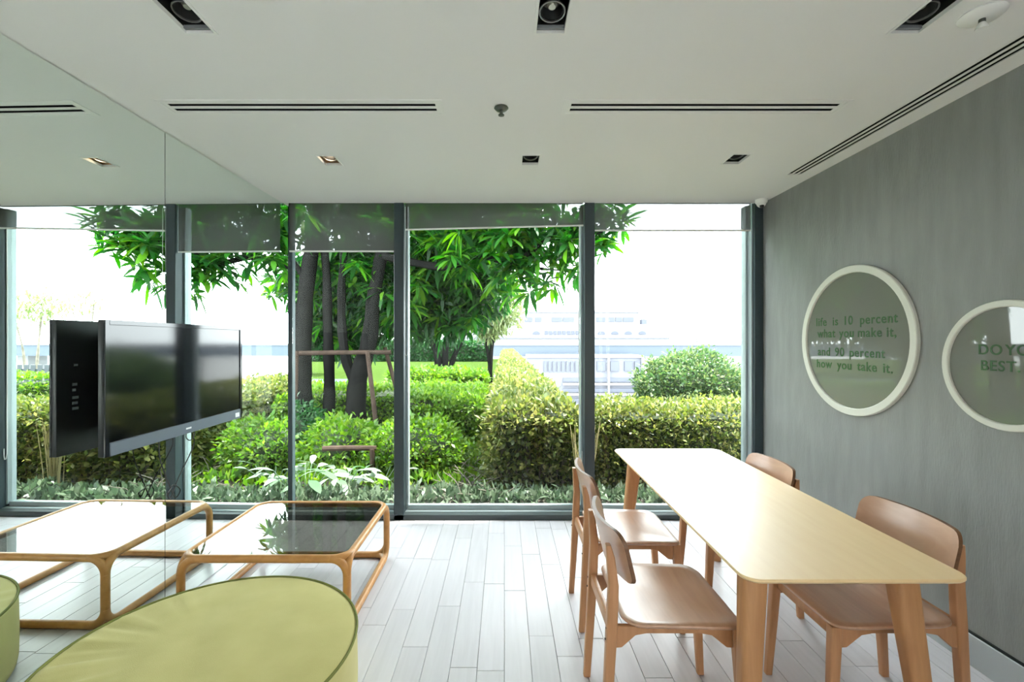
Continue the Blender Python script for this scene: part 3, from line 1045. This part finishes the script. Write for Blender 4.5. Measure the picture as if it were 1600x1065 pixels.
def sample_box(n, b, faces):
    """points on chosen faces of a box with outward normals; faces: string of t f b l r"""
    x0, x1, y0, y1, z0, z1 = b
    ar = {'t': (x1 - x0) * (y1 - y0), 'f': (x1 - x0) * (z1 - z0), 'b': (x1 - x0) * (z1 - z0), 'l': (y1 - y0) * (z1 - z0), 'r': (y1 - y0) * (z1 - z0)}
    tot = sum(ar[f] for f in faces)
    P, N = [], []
    for f in faces:
        k = int(n * ar[f] / tot)
        X = rng.uniform(x0, x1, k); Y = rng.uniform(y0, y1, k); Z = rng.uniform(z0, z1, k)
        nv = np.zeros((k, 3))
        if f == 't': Z[:] = z1; nv[:, 2] = 1
        if f == 'f': Y[:] = y0; nv[:, 1] = -1
        if f == 'b': Y[:] = y1; nv[:, 1] = 1
        if f == 'l': X[:] = x0; nv[:, 0] = -1
        if f == 'r': X[:] = x1; nv[:, 0] = 1
        P.append(np.stack([X, Y, Z], 1)); N.append(nv)
    return np.concatenate(P), np.concatenate(N)

def lump(P, amp, f=2.6):
    return amp * (np.sin(P[:, 0] * f + 1.3 * np.sin(P[:, 1] * f * .7)) + np.sin(P[:, 1] * f * 1.3 + P[:, 2] * f * 1.7 + 2) + np.sin(P[:, 0] * f * 2.7 + P[:, 2] * f * 2.1)) / 3

def hedge(label, b, n, size, faces='tflr', mat='leaf_hedge', stems=0, amp=.035, shaggy=.05, group=None, near=0):
    x0, x1, y0, y1, z0, z1 = b
    r = thing('hedge', label, 'hedge', ((x0 + x1) / 2, (y0 + y1) / 2, 0), 0, group)
    off = np.array([(x0 + x1) / 2, (y0 + y1) / 2, 0])
    P, N = sample_box(n, b, faces)
    if near:      # the end by the window is seen close up: more leaves on its first metres
        P2, N2 = sample_box(near, (x0, x1, y0, y0 + 3.2, z0, z1), faces)
        P, N = np.concatenate([P, P2]), np.concatenate([N, N2])
    P = P + N * (lump(P, amp) + np.abs(rng.normal(0, shaggy, len(P))) - .04)[:, None]
    D = unit(N * .7 + rng.normal(0, .65, P.shape) + np.array([0, 0, .15]))
    L = size * rng.uniform(.6, 1.3, len(P))
    # round the clipped edges off
    ex = np.minimum(np.minimum(P[:, 0] - x0, x1 - P[:, 0]), P[:, 1] - y0)
    top = P[:, 2] > z1 - .10
    P[:, 2] -= np.where(top, .05 * np.clip(1 - ex / .12, 0, 1) ** 2, 0)
    o = small_leaves('foliage', P - off, D, L, L * .55, mat, r)
    tag(o, kind='stuff')
    i = .09
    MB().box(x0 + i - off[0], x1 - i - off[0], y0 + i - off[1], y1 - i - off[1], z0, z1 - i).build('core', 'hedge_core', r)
    if stems:
        m = MB()
        for q in range(stems):
            xx = rng.uniform(x0 + .05, x1 - .05) - off[0]
            yy = y0 - off[1] + rng.uniform(.0, .06)
            hh = rng.uniform(.55, .95) * (z1 - z0)
            m.tube([(xx, yy, z0), (xx + rng.uniform(-.03, .03), yy + rng.uniform(-.02, .02), z0 + hh * .5), (xx + rng.uniform(-.06, .06), yy, z0 + hh)], [.010, .008, .005], 5)
        tag(m.build('stems', 'twig', r), kind='stuff')
    return r

hedge('long clipped hedge running away from the window into the garden', (-.14, .74, 4.62, 36, 0, .80), 40000, .070, 'tflr', stems=40, amp=.03, near=16000)
hedge('low clipped hedge beyond the table, in front of the round bush', (.93, 6.6, 4.62, 5.45, 0, .79), 34000, .050, 'tflr', stems=90)
hedge('thick green hedge row between the trees and the shrub', (-1.52, -.36, 6.5, 8.7, 0, .66), 16000, .065, 'tfr', mat='leaf_bright', amp=.05)
hedge('loose green hedge row seen between the tree trunks', (-8.5, -1.6, 7.9, 9.2, 0, .62), 17000, .075, 'tfr', mat='leaf_bright', amp=.06)
hedge('farther low hedge row below the second tree', (-2.9, -.50, 11.3, 12.5, 0, .68), 9000, .10, 'tfr', mat='leaf_bright', amp=.07)
hedge('distant dark hedge closing the lawn', (-14, -.9, 33, 35.5, 0, 1.3), 9000, .26, 'tf', mat='leaf_dark', amp=.1)
hedge('clipped hedge in front of the grey picket fence', (5.05, 9.4, 7.6, 8.8, 0, .80), 13000, .07, 'tfl', mat='leaf_bright', amp=.05)

def blob_points(n, c, rad, shell=.55):
    d = unit(rng.normal(size=(n, 3)))
    s = rng.uniform(shell, 1.0, n) ** .6
    return np.array(c) + d * s[:, None] * np.array(rad), d

def bush(name, label, c, rad, n, size, mat, cat='bush', core='hedge_core', group=None):
    r = thing(name, label, cat, (c[0], c[1], 0), 0, group)
    off = np.array([c[0], c[1], 0])
    P, N = blob_points(n, c, rad, .75)
    P[:, :] += N * (lump(P, .20 * min(rad), 5.0) + rng.normal(0, .10 * min(rad), len(P)))[:, None]
    P = P[P[:, 2] > 0.0]
    N = unit(P - np.array(c))
    D = unit(N * .6 + rng.normal(0, .6, P.shape) + np.array([0, 0, .2]))
    L = size * rng.uniform(.6, 1.3, len(P))
    tag(small_leaves('foliage', P - off, D, L, L * .5, mat, r), kind='stuff')
    m = MB()
    m.lathe([(max(.02, rad[0] * .72 * math.sin(R(t))), c[2] + rad[2] * .72 * -math.cos(R(t))) for t in range(10, 171, 16)], 16)
    bmesh.ops.scale(m.bm, vec=(1, rad[1] / rad[0], 1), verts=m.bm.verts)
    bmesh.ops.scale(m.bm, vec=(1, 1, 1), verts=m.bm.verts)
    m.build('core', core, r)
    return r
bush('round_bush', 'large rounded bush rising behind the low hedge', (3.72, 9.2, .52), (1.05, .9, .72), 15000, .085, 'leaf_bush')
bush('shrub', 'yellow-green leafy shrub growing close to the middle window', (-1.02, 5.25, .26), (.55, .42, .34), 4200, .062, 'leaf_bright')
bush('shrub', 'spreading green shrub under the tree stakes', (-1.95, 5.65, .22), (.5, .45, .34), 2600, .075, 'leaf_bright')
bush('shrub', 'dense shrub beside the trunk near the mirror corner', (-3.1, 5.9, .30), (.8, .5, .42), 3600, .075, 'leaf_dark')
bush('shrub', 'light green bush behind the grey picket fence', (9.0, 9.95, .58), (1.1, .32, .66), 6000, .09, 'leaf_bush')

# ------------------------------------------------------------------ trees
def limb(m, pts, r0, r1, seg=8):
    n = len(pts)
    P = [Vector(p) for p in pts]
    out, rad = [], []
    for i in range(n - 1):
        p0, p1, p2, p3 = P[max(i - 1, 0)], P[i], P[i + 1], P[min(i + 2, n - 1)]
        for k_ in range(5):
            t = k_ / 5
            out.append(.5 * ((2 * p1) + (p2 - p0) * t + (2 * p0 - 5 * p1 + 4 * p2 - p3) * t * t + (3 * p1 - p0 - 3 * p2 + p3) * t ** 3))
    out.append(P[-1])
    k = len(out)
    for i in range(k): rad.append(r0 + (r1 - r0) * i / (k - 1) + .006 * math.sin(i * 1.7))
    m.tube(out, rad, seg)
    return m

def whorls(centers, nl, L, W, up=.1):
    """rosettes of long drooping leaves at the branch tips"""
    P, D, U, LL, WW, DR = [], [], [], [], [], []
    for c in centers:
        k = rng.integers(nl - 3, nl + 4)
        tilt = unit(rng.normal(0, .35, 3) + np.array([0, 0, 1.0]))
        a0 = rng.uniform(0, 2 * PI)
        e1 = unit(np.cross(tilt, [1, .2, 0])); e2 = np.cross(tilt, e1)
        for q in range(k):
            a = a0 + 2.399 * q
            el = rng.uniform(-.55, .65)
            d = unit((e1 * math.cos(a) + e2 * math.sin(a)) * math.cos(el) + tilt * math.sin(el))
            P.append(c + d * .015 + tilt * rng.uniform(-.05, .03)); D.append(d); U.append(tilt)
            LL.append(L * rng.uniform(.7, 1.2)); WW.append(W * rng.uniform(.8, 1.15)); DR.append(rng.uniform(.12, .6))
    return [np.array(t) for t in (P, D, U, LL, WW, DR)]

def leaf_single_mesh():
    V, pn, idx = long_leaf_arrays(np.zeros((1, 3)), np.array([[0, 1.0, 0]]), np.array([[0, 0, 1.0]]), np.array([1.0]), np.array([.24]), np.array([.30]))
    o = mesh_np('leaf', V, pn, idx, 'leaf_mango', None, True)
    me = o.data
    bpy.data.objects.remove(o)
    return me
LEAF_ME = leaf_single_mesh()

# main tree: three trunks close to the window, long branch reaching right
tr = thing('garden_tree', 'multi-trunked garden tree with long drooping leaves, propped on wooden stakes', 'tree', (-2.6, 6.75, 0))
T0 = np.array([-2.6, 6.75, 0])
def rel(pts): return [tuple(np.array(p) - T0) for p in pts]
def trunk(pts, r0, r1):
    return limb(MB(), rel(pts), r0, r1, 10).build('trunk', 'bark', tr)
trunk([(-2.88, 6.70, -.05), (-2.95, 6.72, .6), (-2.98, 6.80, 1.4), (-2.93, 6.85, 2.4), (-2.75, 6.9, 3.6), (-2.5, 6.9, 4.6)], .165, .075)
trunk([(-2.66, 6.85, -.05), (-2.62, 6.9, .7), (-2.66, 6.95, 1.6), (-2.72, 7.0, 2.8), (-2.9, 7.0, 4.2)], .095, .05)
t3 = trunk([(-2.20, 6.75, -.05), (-2.18, 6.75, .4), (-2.14, 6.75, .95), (-1.98, 6.75, 1.5), (-1.90, 6.75, 2.2), (-1.72, 6.7, 3.0), (-1.3, 6.6, 3.9)], .165, .065)
def branch(pts, r0, r1, par=tr):
    return limb(MB(), rel(pts), r0, r1, 8).build('branch', 'bark', par)
branch([(-2.16, 6.75, .85), (-2.34, 6.8, 1.25), (-2.42, 6.85, 1.9), (-2.40, 6.9, 2.8), (-2.2, 6.9, 3.8)], .085, .04)
branch([(-1.80, 6.72, 2.75), (-1.35, 6.5, 2.62), (-.75, 6.25, 2.50), (-.35, 6.05, 2.62), (.1, 5.85, 2.50), (.5, 5.75, 2.75), (.9, 5.7, 3.1)], .062, .022)
branch([(-.35, 6.05, 2.62), (-.1, 6.1, 2.85), (.3, 6.1, 3.1), (.6, 6.0, 3.5)], .035, .015)
branch([(.1, 5.85, 2.50), (.5, 5.9, 2.42), (.85, 5.85, 2.40)], .022, .010)
branch([(.5, 5.75, 2.75), (.95, 5.6, 2.75), (1.25, 5.6, 2.85)], .018, .009)
branch([(-2.93, 6.85, 2.4), (-3.3, 6.7, 2.9), (-3.9, 6.6, 3.3)], .05, .02)

cen = []
def fill(n, c, rad, zmin=None):
    P, _ = blob_points(n, c, rad, .05)
    if zmin is not None: P = P[P[:, 2] > zmin]
    cen.append(P)
fill(150, (-1.7, 6.9, 3.6), (2.3, 1.3, 1.15))
fill(170, (-1.2, 7.3, 2.45), (1.45, .7, .85))
fill(90, (-2.7, 7.7, 2.2), (1.1, .5, .85))
fill(60, (-.35, 6.2, 2.95), (.95, .6, .55))
fill(40, (.25, 5.9, 2.85), (.55, .45, .50))
fill(18, (.90, 5.75, 2.95), (.45, .35, .35))
fill(40, (.1, 6.0, 3.75), (1.3, .7, .55))
fill(26, (-3.7, 6.6, 3.4), (.8, .6, .5))
extra = np.array([(.50, 5.8, 2.25), (.70, 5.8, 2.40), (.86, 5.75, 2.28), (1.02, 5.6, 2.62), (1.18, 5.65, 2.80), (1.28, 5.65, 3.0), (.38, 5.85, 2.35), (.18, 5.85, 2.32),
                  (1.32, 5.6, 3.15), (.30, 5.9, 2.62), (.42, 5.8, 2.55), (.55, 5.85, 2.62), (.68, 5.8, 2.72), (.80, 5.8, 2.60), (.15, 5.95, 2.55), (.02, 5.95, 2.42),
                  (1.05, 5.65, 2.92), (1.15, 5.7, 3.2), (1.38, 5.65, 3.05), (.92, 5.7, 2.80), (1.22, 5.6, 2.66), (-.1, 6.0, 2.3), (.32, 5.8, 2.12), (1.42, 5.6, 2.9), (1.10, 5.6, 3.1), (.62, 5.75, 2.2), (.95, 5.7, 2.45)])
cen.append(extra)
cen = np.concatenate(cen)
P, D, U, LL, WW, DR = whorls(cen, 15, .27, .062)
# the 300 leaves nearest the window become single leaves, the rest one mass
px_ = 788 + 720 * P[:, 0] / P[:, 1]
py_ = 532 - 720 * (P[:, 2] - 1.5) / P[:, 1]
vis = (px_ > 450) & (px_ < 1010) & (py_ > 330) & (py_ < 520)
order = np.argsort(np.where(vis, P[:, 1], 99))[:300]
mask = np.ones(len(P), bool); mask[order] = False
V, pn, idx = long_leaf_arrays(P[mask] - T0, D[mask], U[mask], LL[mask], WW[mask], DR[mask])
tag(mesh_np('foliage', V, pn, idx, 'leaf_mango', tr, True), kind='stuff')
for i in order:
    yv = Vector(D[i]); xv = yv.cross(Vector(U[i])).normalized(); zv = xv.cross(yv)
    o = bpy.data.objects.new('leaf', LEAF_ME)
    link(o, tr)
    s = float(LL[i])
    mt = Matrix(((xv.x, yv.x, zv.x, 0), (xv.y, yv.y, zv.y, 0), (xv.z, yv.z, zv.z, 0), (0, 0, 0, 1)))
    o.matrix_local = Matrix.Translation(Vector(P[i] - T0)) @ mt @ Matrix.Diagonal((s, s, s, 1))
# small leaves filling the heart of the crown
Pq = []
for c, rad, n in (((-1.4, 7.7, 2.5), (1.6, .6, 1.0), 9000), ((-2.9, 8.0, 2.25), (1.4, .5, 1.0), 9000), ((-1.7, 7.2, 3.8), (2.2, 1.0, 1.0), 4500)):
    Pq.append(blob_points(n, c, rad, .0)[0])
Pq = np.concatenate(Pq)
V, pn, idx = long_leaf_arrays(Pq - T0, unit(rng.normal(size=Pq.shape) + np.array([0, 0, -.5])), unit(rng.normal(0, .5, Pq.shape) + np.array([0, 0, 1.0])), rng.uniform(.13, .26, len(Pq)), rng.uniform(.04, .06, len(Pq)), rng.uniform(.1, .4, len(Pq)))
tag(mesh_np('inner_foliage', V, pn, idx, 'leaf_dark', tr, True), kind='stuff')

def small_tree(label, base, trunks, blobs, n, size, mat, name='garden_tree', bark='bark', group='trees farther out in the garden'):
    r = thing(name, label, 'tree', base, 0, group)
    off = np.array(base)
    for pts, r0, r1 in trunks:
        limb(MB(), [tuple(np.array(p) - off) for p in pts], r0, r1, 7).build('trunk', bark, r)
    P = np.concatenate([blob_points(int(n * f), c, rad, .15)[0] for c, rad, f in blobs])
    D = unit(rng.normal(size=P.shape) + np.array([0, 0, -.2]))
    V, pn, idx = long_leaf_arrays(P - off, D, unit(rng.normal(0, .4, P.shape) + np.array([0, 0, 1.0])), size * rng.uniform(.7, 1.2, len(P)), size * .26 * rng.uniform(.8, 1.2, len(P)), rng.uniform(.1, .5, len(P)))
    tag(mesh_np('foliage', V, pn, idx, mat, r, True), kind='stuff')
    return r
small_tree('second garden tree with several spreading stems behind the hedge rows', (-1.75, 13.2, 0),
           [([(-1.80, 13.2, 0), (-1.85, 13.2, .9), (-2.2, 13.2, 1.7), (-2.6, 13.2, 2.7)], .11, .05),
            ([(-1.70, 13.2, 0), (-1.70, 13.2, 1.0), (-1.60, 13.2, 2.0), (-1.5, 13.2, 3.0)], .12, .05),
            ([(-1.60, 13.3, 0), (-1.50, 13.3, .9), (-1.15, 13.3, 1.7), (-.9, 13.3, 2.7)], .10, .04),
            ([(-1.75, 13.3, 0), (-1.95, 13.3, .9), (-1.95, 13.3, 1.9), (-2.0, 13.3, 2.9)], .08, .04)],
           [((-1.9, 13.2, 2.9), (1.25, 1.0, .95), .5), ((-1.4, 13.2, 3.6), (1.4, 1.0, 1.0), .35), ((-2.3, 13.2, 2.1), (.55, .5, .45), .15)], 5200, .26, 'leaf_mango')
small_tree('slender pale green tree standing by the long hedge', (-.45, 14.2, 0),
           [([(-.45, 14.2, 0), (-.42, 14.2, 1.0), (-.30, 14.2, 1.9), (-.2, 14.2, 3.0)], .09, .03),
            ([(-.42, 14.2, .6), (-.55, 14.2, 1.5), (-.5, 14.2, 2.4)], .06, .03)],
           [((-.15, 14.2, 2.75), (.85, .8, 1.1), .7), ((-.5, 14.2, 2.0), (.5, .5, .5), .3)], 3600, .20, 'leaf_pale')
small_tree('thin pale garden tree with bare stems beyond the picket fence', (7.9, 10.6, 0),
           [([(7.7, 10.6, 0), (7.6, 10.6, 1.2), (7.5, 10.6, 2.2)], .035, .018), ([(7.9, 10.6, 0), (7.95, 10.6, 1.2), (8.2, 10.6, 2.1)], .03, .015),
            ([(8.1, 10.6, 0), (8.3, 10.6, 1.0), (8.8, 10.6, 2.0)], .03, .012)],
           [((7.6, 10.6, 2.35), (.75, .5, .45), .8), ((8.5, 10.6, 2.0), (.4, .3, .3), .2)], 800, .14, 'leaf_pale', bark='bark_pale')
small_tree('sapling with few leaves and bare twigs beyond the hedge', (6.3, 10.5, 0),
           [([(6.3, 10.5, 0), (6.25, 10.5, 1.2), (6.1, 10.5, 2.6)], .025, .010), ([(6.3, 10.5, .8), (6.45, 10.5, 1.6), (6.75, 10.5, 2.5)], .02, .007)],
           [((6.3, 10.5, 2.4), (.5, .3, .35), 1.0)], 130, .13, 'leaf_pale', bark='bark_pale')
small_tree('broad green tree on the lawn behind the path', (-8.5, 20, 0),
           [([(-8.5, 20, 0), (-8.5, 20, 1.4), (-8.2, 20, 2.8)], .16, .07), ([(-8.5, 20, .8), (-9.2, 20, 2.0), (-9.6, 20, 3.0)], .1, .05)],
           [((-8.6, 20, 3.4), (2.4, 2, 1.5), 1.0)], 4200, .3, 'leaf_mango')

# wooden stakes that prop the tree
def stake(label, a, b, rad):
    o = MB().tube([tuple(np.array(a) - np.array(a)), tuple((np.array(b) - np.array(a)) * .5 + np.array([.006, 0, .004])), tuple(np.array(b) - np.array(a))], [rad, rad * .97, rad * .92], 8).build('support_stake', 'stake_wood')
    o.location = a
    tag(o, label, 'stake', 'tree support stakes')
stake('upright wooden stake left beside the thickest trunk by the mirror edge', (-2.92, 6.38, -.02), (-2.90, 6.42, 1.36), .036)
stake('slanting wooden stake propping the forked trunk', (-1.72, 6.30, -.02), (-1.93, 6.50, 1.34), .034)
stake('slanting wooden stake leaning outward behind the forked trunk', (-1.42, 6.95, -.02), (-1.82, 7.02, 1.40), .034)
stake('horizontal wooden rail tied across the trunks', (-3.30, 6.56, 1.32), (-1.62, 6.58, 1.34), .034)
stake('short brown post carrying the low rail', (-1.42, 4.95, -.02), (-1.42, 4.95, .34), .030)
stake('low brown wooden rail in front of the trunks', (-1.95, 4.95, .345), (-1.38, 4.97, .345), .030)

# ------------------------------------------------------------------ plants just outside the glass
def lily(label, c, n, Lr, seed):
    rg = np.random.default_rng(seed)
    r = thing('lily_plant', label, 'plant', (c[0], c[1], -.02), 0, 'broad-leaved plants outside the window')
    for q in range(n):
        a = 2.399 * q + rg.uniform(-.3, .3)
        el = rg.uniform(.55, 1.25)
        st = rg.uniform(.16, .34)
        d = Vector((math.cos(a) * math.cos(el), math.sin(a) * math.cos(el), math.sin(el)))
        p0 = Vector((math.cos(a) * .03, math.sin(a) * .03, 0))
        p1 = p0 + d * st
        MB().tube([p0, p0 + d * st * .5 + Vector((0, 0, .01)), p1], [.006, .005, .004], 5).build('stalk', 'leaf_lily', r)
        d2 = Vector((math.cos(a + .2), math.sin(a + .2), rg.uniform(-.1, .7))).normalized()
        L = Lr * rg.uniform(.7, 1.2)
        V, pn, idx = long_leaf_arrays(np.array([p1]), np.array([d2]), np.array([[rg.uniform(-.4, .4), rg.uniform(-.4, .4), 1.0]]), np.array([L]), np.array([L * .33]), np.array([rg.uniform(.2, .6)]))
        mesh_np('leaf', V, pn, idx, 'leaf_lily', r, True)
lily('pale broad-leaved plant behind the coffee table, nearest the mirror corner', (-1.98, 4.60), 15, .26, 1)
lily('pale broad-leaved plant in front of the low wooden rail', (-1.62, 4.55), 14, .25, 2)
lily('pale broad-leaved plant by the short brown post', (-1.28, 4.78), 9, .22, 3)
lily('pale broad-leaved plant below the shrub and stakes', (-2.45, 4.75), 12, .27, 4)

def cover(label, x0, x1, y0, y1, n, size, mat, cat, name):
    P = np.stack([rng.uniform(x0, x1, n), rng.uniform(y0, y1, n), rng.uniform(-.02, .05, n)], 1)
    P[:, 2] += np.abs(lump(P, .08, 5))
    D = unit(rng.normal(0, .6, P.shape) + np.array([0, 0, .8]))
    L = size * rng.uniform(.6, 1.4, n)
    o = small_leaves(name, P, D, L, L * .4, mat)
    tag(o, label, cat, kind='stuff')
cover('low grey-green groundcover plants along the foot of the windows', -6.5, 5.5, 4.12, 4.48, 7500, .085, 'leaf_cover', 'groundcover', 'groundcover')
cover('short green grass and weeds around the tree trunks', -7, -.2, 4.6, 6.6, 9000, .095, 'leaf_bright', 'grass', 'grass')
# bare twigs at the hedge foot
m = MB()
for q in range(70):
    x, y = rng.uniform(-.62, .02), rng.uniform(4.25, 5.2)
    a = rng.uniform(0, 2 * PI)
    ln = rng.uniform(.15, .4)
    h = rng.uniform(.05, .28)
    m.tube([(x + .3, y - 4.7, 0), (x + .3 + .5 * ln * math.cos(a), y - 4.7 + .5 * ln * math.sin(a), h * .7), (x + .3 + ln * math.cos(a), y - 4.7 + ln * math.sin(a), h)], [.006, .005, .003], 4)
o = m.build('bare_twigs', 'twig'); o.location = (-.3, 4.7, -.02)
tag(o, 'tangle of bare grey twigs at the end of the long hedge', 'twigs', kind='stuff')
# dry stalks seen in the mirror
m = MB()
for q in range(24):
    x, y = rng.uniform(-.13, .13), rng.uniform(-.05, .05)
    m.tube([(x * .5, y, 0), (x * .8, y, .35), (x * 1.2 + rng.uniform(-.04, .04), y, rng.uniform(.55, .75))], [.006, .005, .002], 4)
o = m.build('dry_grass', 'dry_stalk'); o.location = (.76, 4.48, -.02)
tag(o, 'sheaf of dry straw-coloured stalks leaning against the low hedge', 'dry grass', kind='stuff')

# grey picket fence on the garden edge
f = thing('picket_fence', 'grey vertical picket fence along the edge of the roof garden', 'fence', (7.0, 9.45, 0))
pk = None
for q in range(30):
    xx = -2.2 + q * .15
    if pk is None:
        pk = MB().box(-.045, .045, -.012, .012, 0, 1.0).build('picket', 'fence_grey', f, bevel=.004, seg=1)
        o = pk
    else:
        o = pk.copy(); C.objects.link(o); o.parent = f
    o.location = (xx, 0, 0)
for z in (.2, .85):
    MB().box(-2.3, 2.25, .013, .045, z, z + .06).build('fence_rail', 'fence_grey', f)

# ------------------------------------------------------------------ the city beyond and below
tag(MB().box(-700, 700, 38.2, 1500, -17, -16).build('city_ground', 'city_ground'), kind='structure')
BY = 110.0
def bp(px, py, Y=BY): return ((px - 788) / 720 * Y, 1.5 - (py - 532) / 720 * Y)
def facade_box(name, mat, par, px0, px1, py0, py1, y0, y1, base):
    xa, za = bp(px0, py0, y0); xb, zb_ = bp(px1, py1, y0)
    return MB().box(xa - base[0], xb - base[0], y0 - base[1], y1 - base[1], zb_ - base[2], za - base[2]).build(name, mat, par, smooth=False)
base = (18.0, BY, -16.0)
b1 = thing('stepped_building', 'white stepped terrace building with arched windows beyond the viaduct', 'building', base)
facade_box('tower_block', 'b_white', b1, 700, 998, 487, 632, BY + 8, BY + 26, base)
facade_box('roof_edge', 'b_roof', b1, 700, 1001, 484, 487.5, BY + 7.4, BY + 26.5, base)
facade_box('upper_terrace', 'b_white', b1, 700, 1022, 508, 632, BY + 4, BY + 7.9, base)
facade_box('lower_terrace', 'b_white', b1, 690, 1046, 528, 632, BY, BY + 3.9, base)
facade_box('parapet', 'b_roof', b1, 690, 1048, 525.5, 528, BY - .3, BY + 4.2, base)
for a, b in ((820, 832), (836, 846), (862, 878), (880, 897), (908, 920), (932, 946), (951, 960), (962, 972), (974, 990)):
    facade_box('window', 'b_win', b1, a, b, 495, 502, BY + 7.7, BY + 8.2, base)
facade_box('window', 'b_win', b1, 1003, 1011, 498, 506, BY + 6.0, BY + 8.2, base)
def arch(px):
    x0, z0 = bp(px - 6, 521.5, BY + 3.7); x1, _ = bp(px + 6, 521.5, BY + 3.7)
    c, rr = (x0 + x1) / 2, (x1 - x0) / 2
    poly = [(c + rr * math.cos(R(t)) - base[0], z0 + rr * .85 * math.sin(R(t)) - base[2]) for t in range(0, 181, 20)]
    MB().prism(poly, 'y', 3.7, 4.1).build('arched_window', 'b_win', b1, smooth=False)
for px in (838, 940, 961, 982, 1004): arch(px)
for q in range(8):
    a = 851 + q * 7
    facade_box('window', 'b_win', b1, a, a + 5, 516, 522, BY + 3.7, BY + 4.2, base)

base = (0, 92.0, -16.0)
v = thing('viaduct', 'blue-grey elevated concrete viaduct crossing in front of the buildings', 'viaduct', base)
xa, za = bp(-400, 539, 92); xb, zb_ = bp(3200, 556, 92)
MB().box(xa, xb, 0, 9, zb_ + 16, za + 16).build('deck', 'b_viaduct', v, smooth=False)
MB().box(xa, xb, -.2, .2, za + 16.0, za + 16.35).build('parapet_rail', 'b_roof', v, smooth=False)
for q in range(-6, 16):
    MB().box(q * 22 - 1.2 + 14, q * 22 + 1.2 + 14, 2.5, 6.5, 0, zb_ + 16).build('pier', 'b_white', v, smooth=False)

base = (12.0, 84.0, -16.0)
b2 = thing('office_building', 'pale lavender office building with tall windows below the viaduct', 'building', base)
facade_box('block', 'b_lav', b2, 826, 1004, 556.5, 672, 84, 91, base)
facade_box('ledge', 'b_white', b2, 824, 1006, 554.5, 558, 83.6, 91.2, base)
for a in list(range(850, 904, 7)):
    facade_box('window', 'b_win', b2, a, a + 4, 564, 580, 83.7, 84.2, base)
for a in (933, 954, 976, 992):
    facade_box('window', 'b_win', b2, a, a + 13 if a < 990 else a + 8, 564, 579, 83.7, 84.2, base)
for z0_, z1_ in ((590, 596), (606, 612), (622, 627)):
    facade_box('window', 'b_win', b2, 880, 1000, z0_, z1_, 83.7, 84.2, base)
for a in (950, 1003):
    facade_box('pier', 'b_white', b2, a, a + 3, 557, 672, 83.4, 84.1, base)
for z0_ in (598, 614):
    facade_box('balcony', 'b_white', b2, 880, 1003, z0_, z0_ + 3, 83.0, 84.0, base)
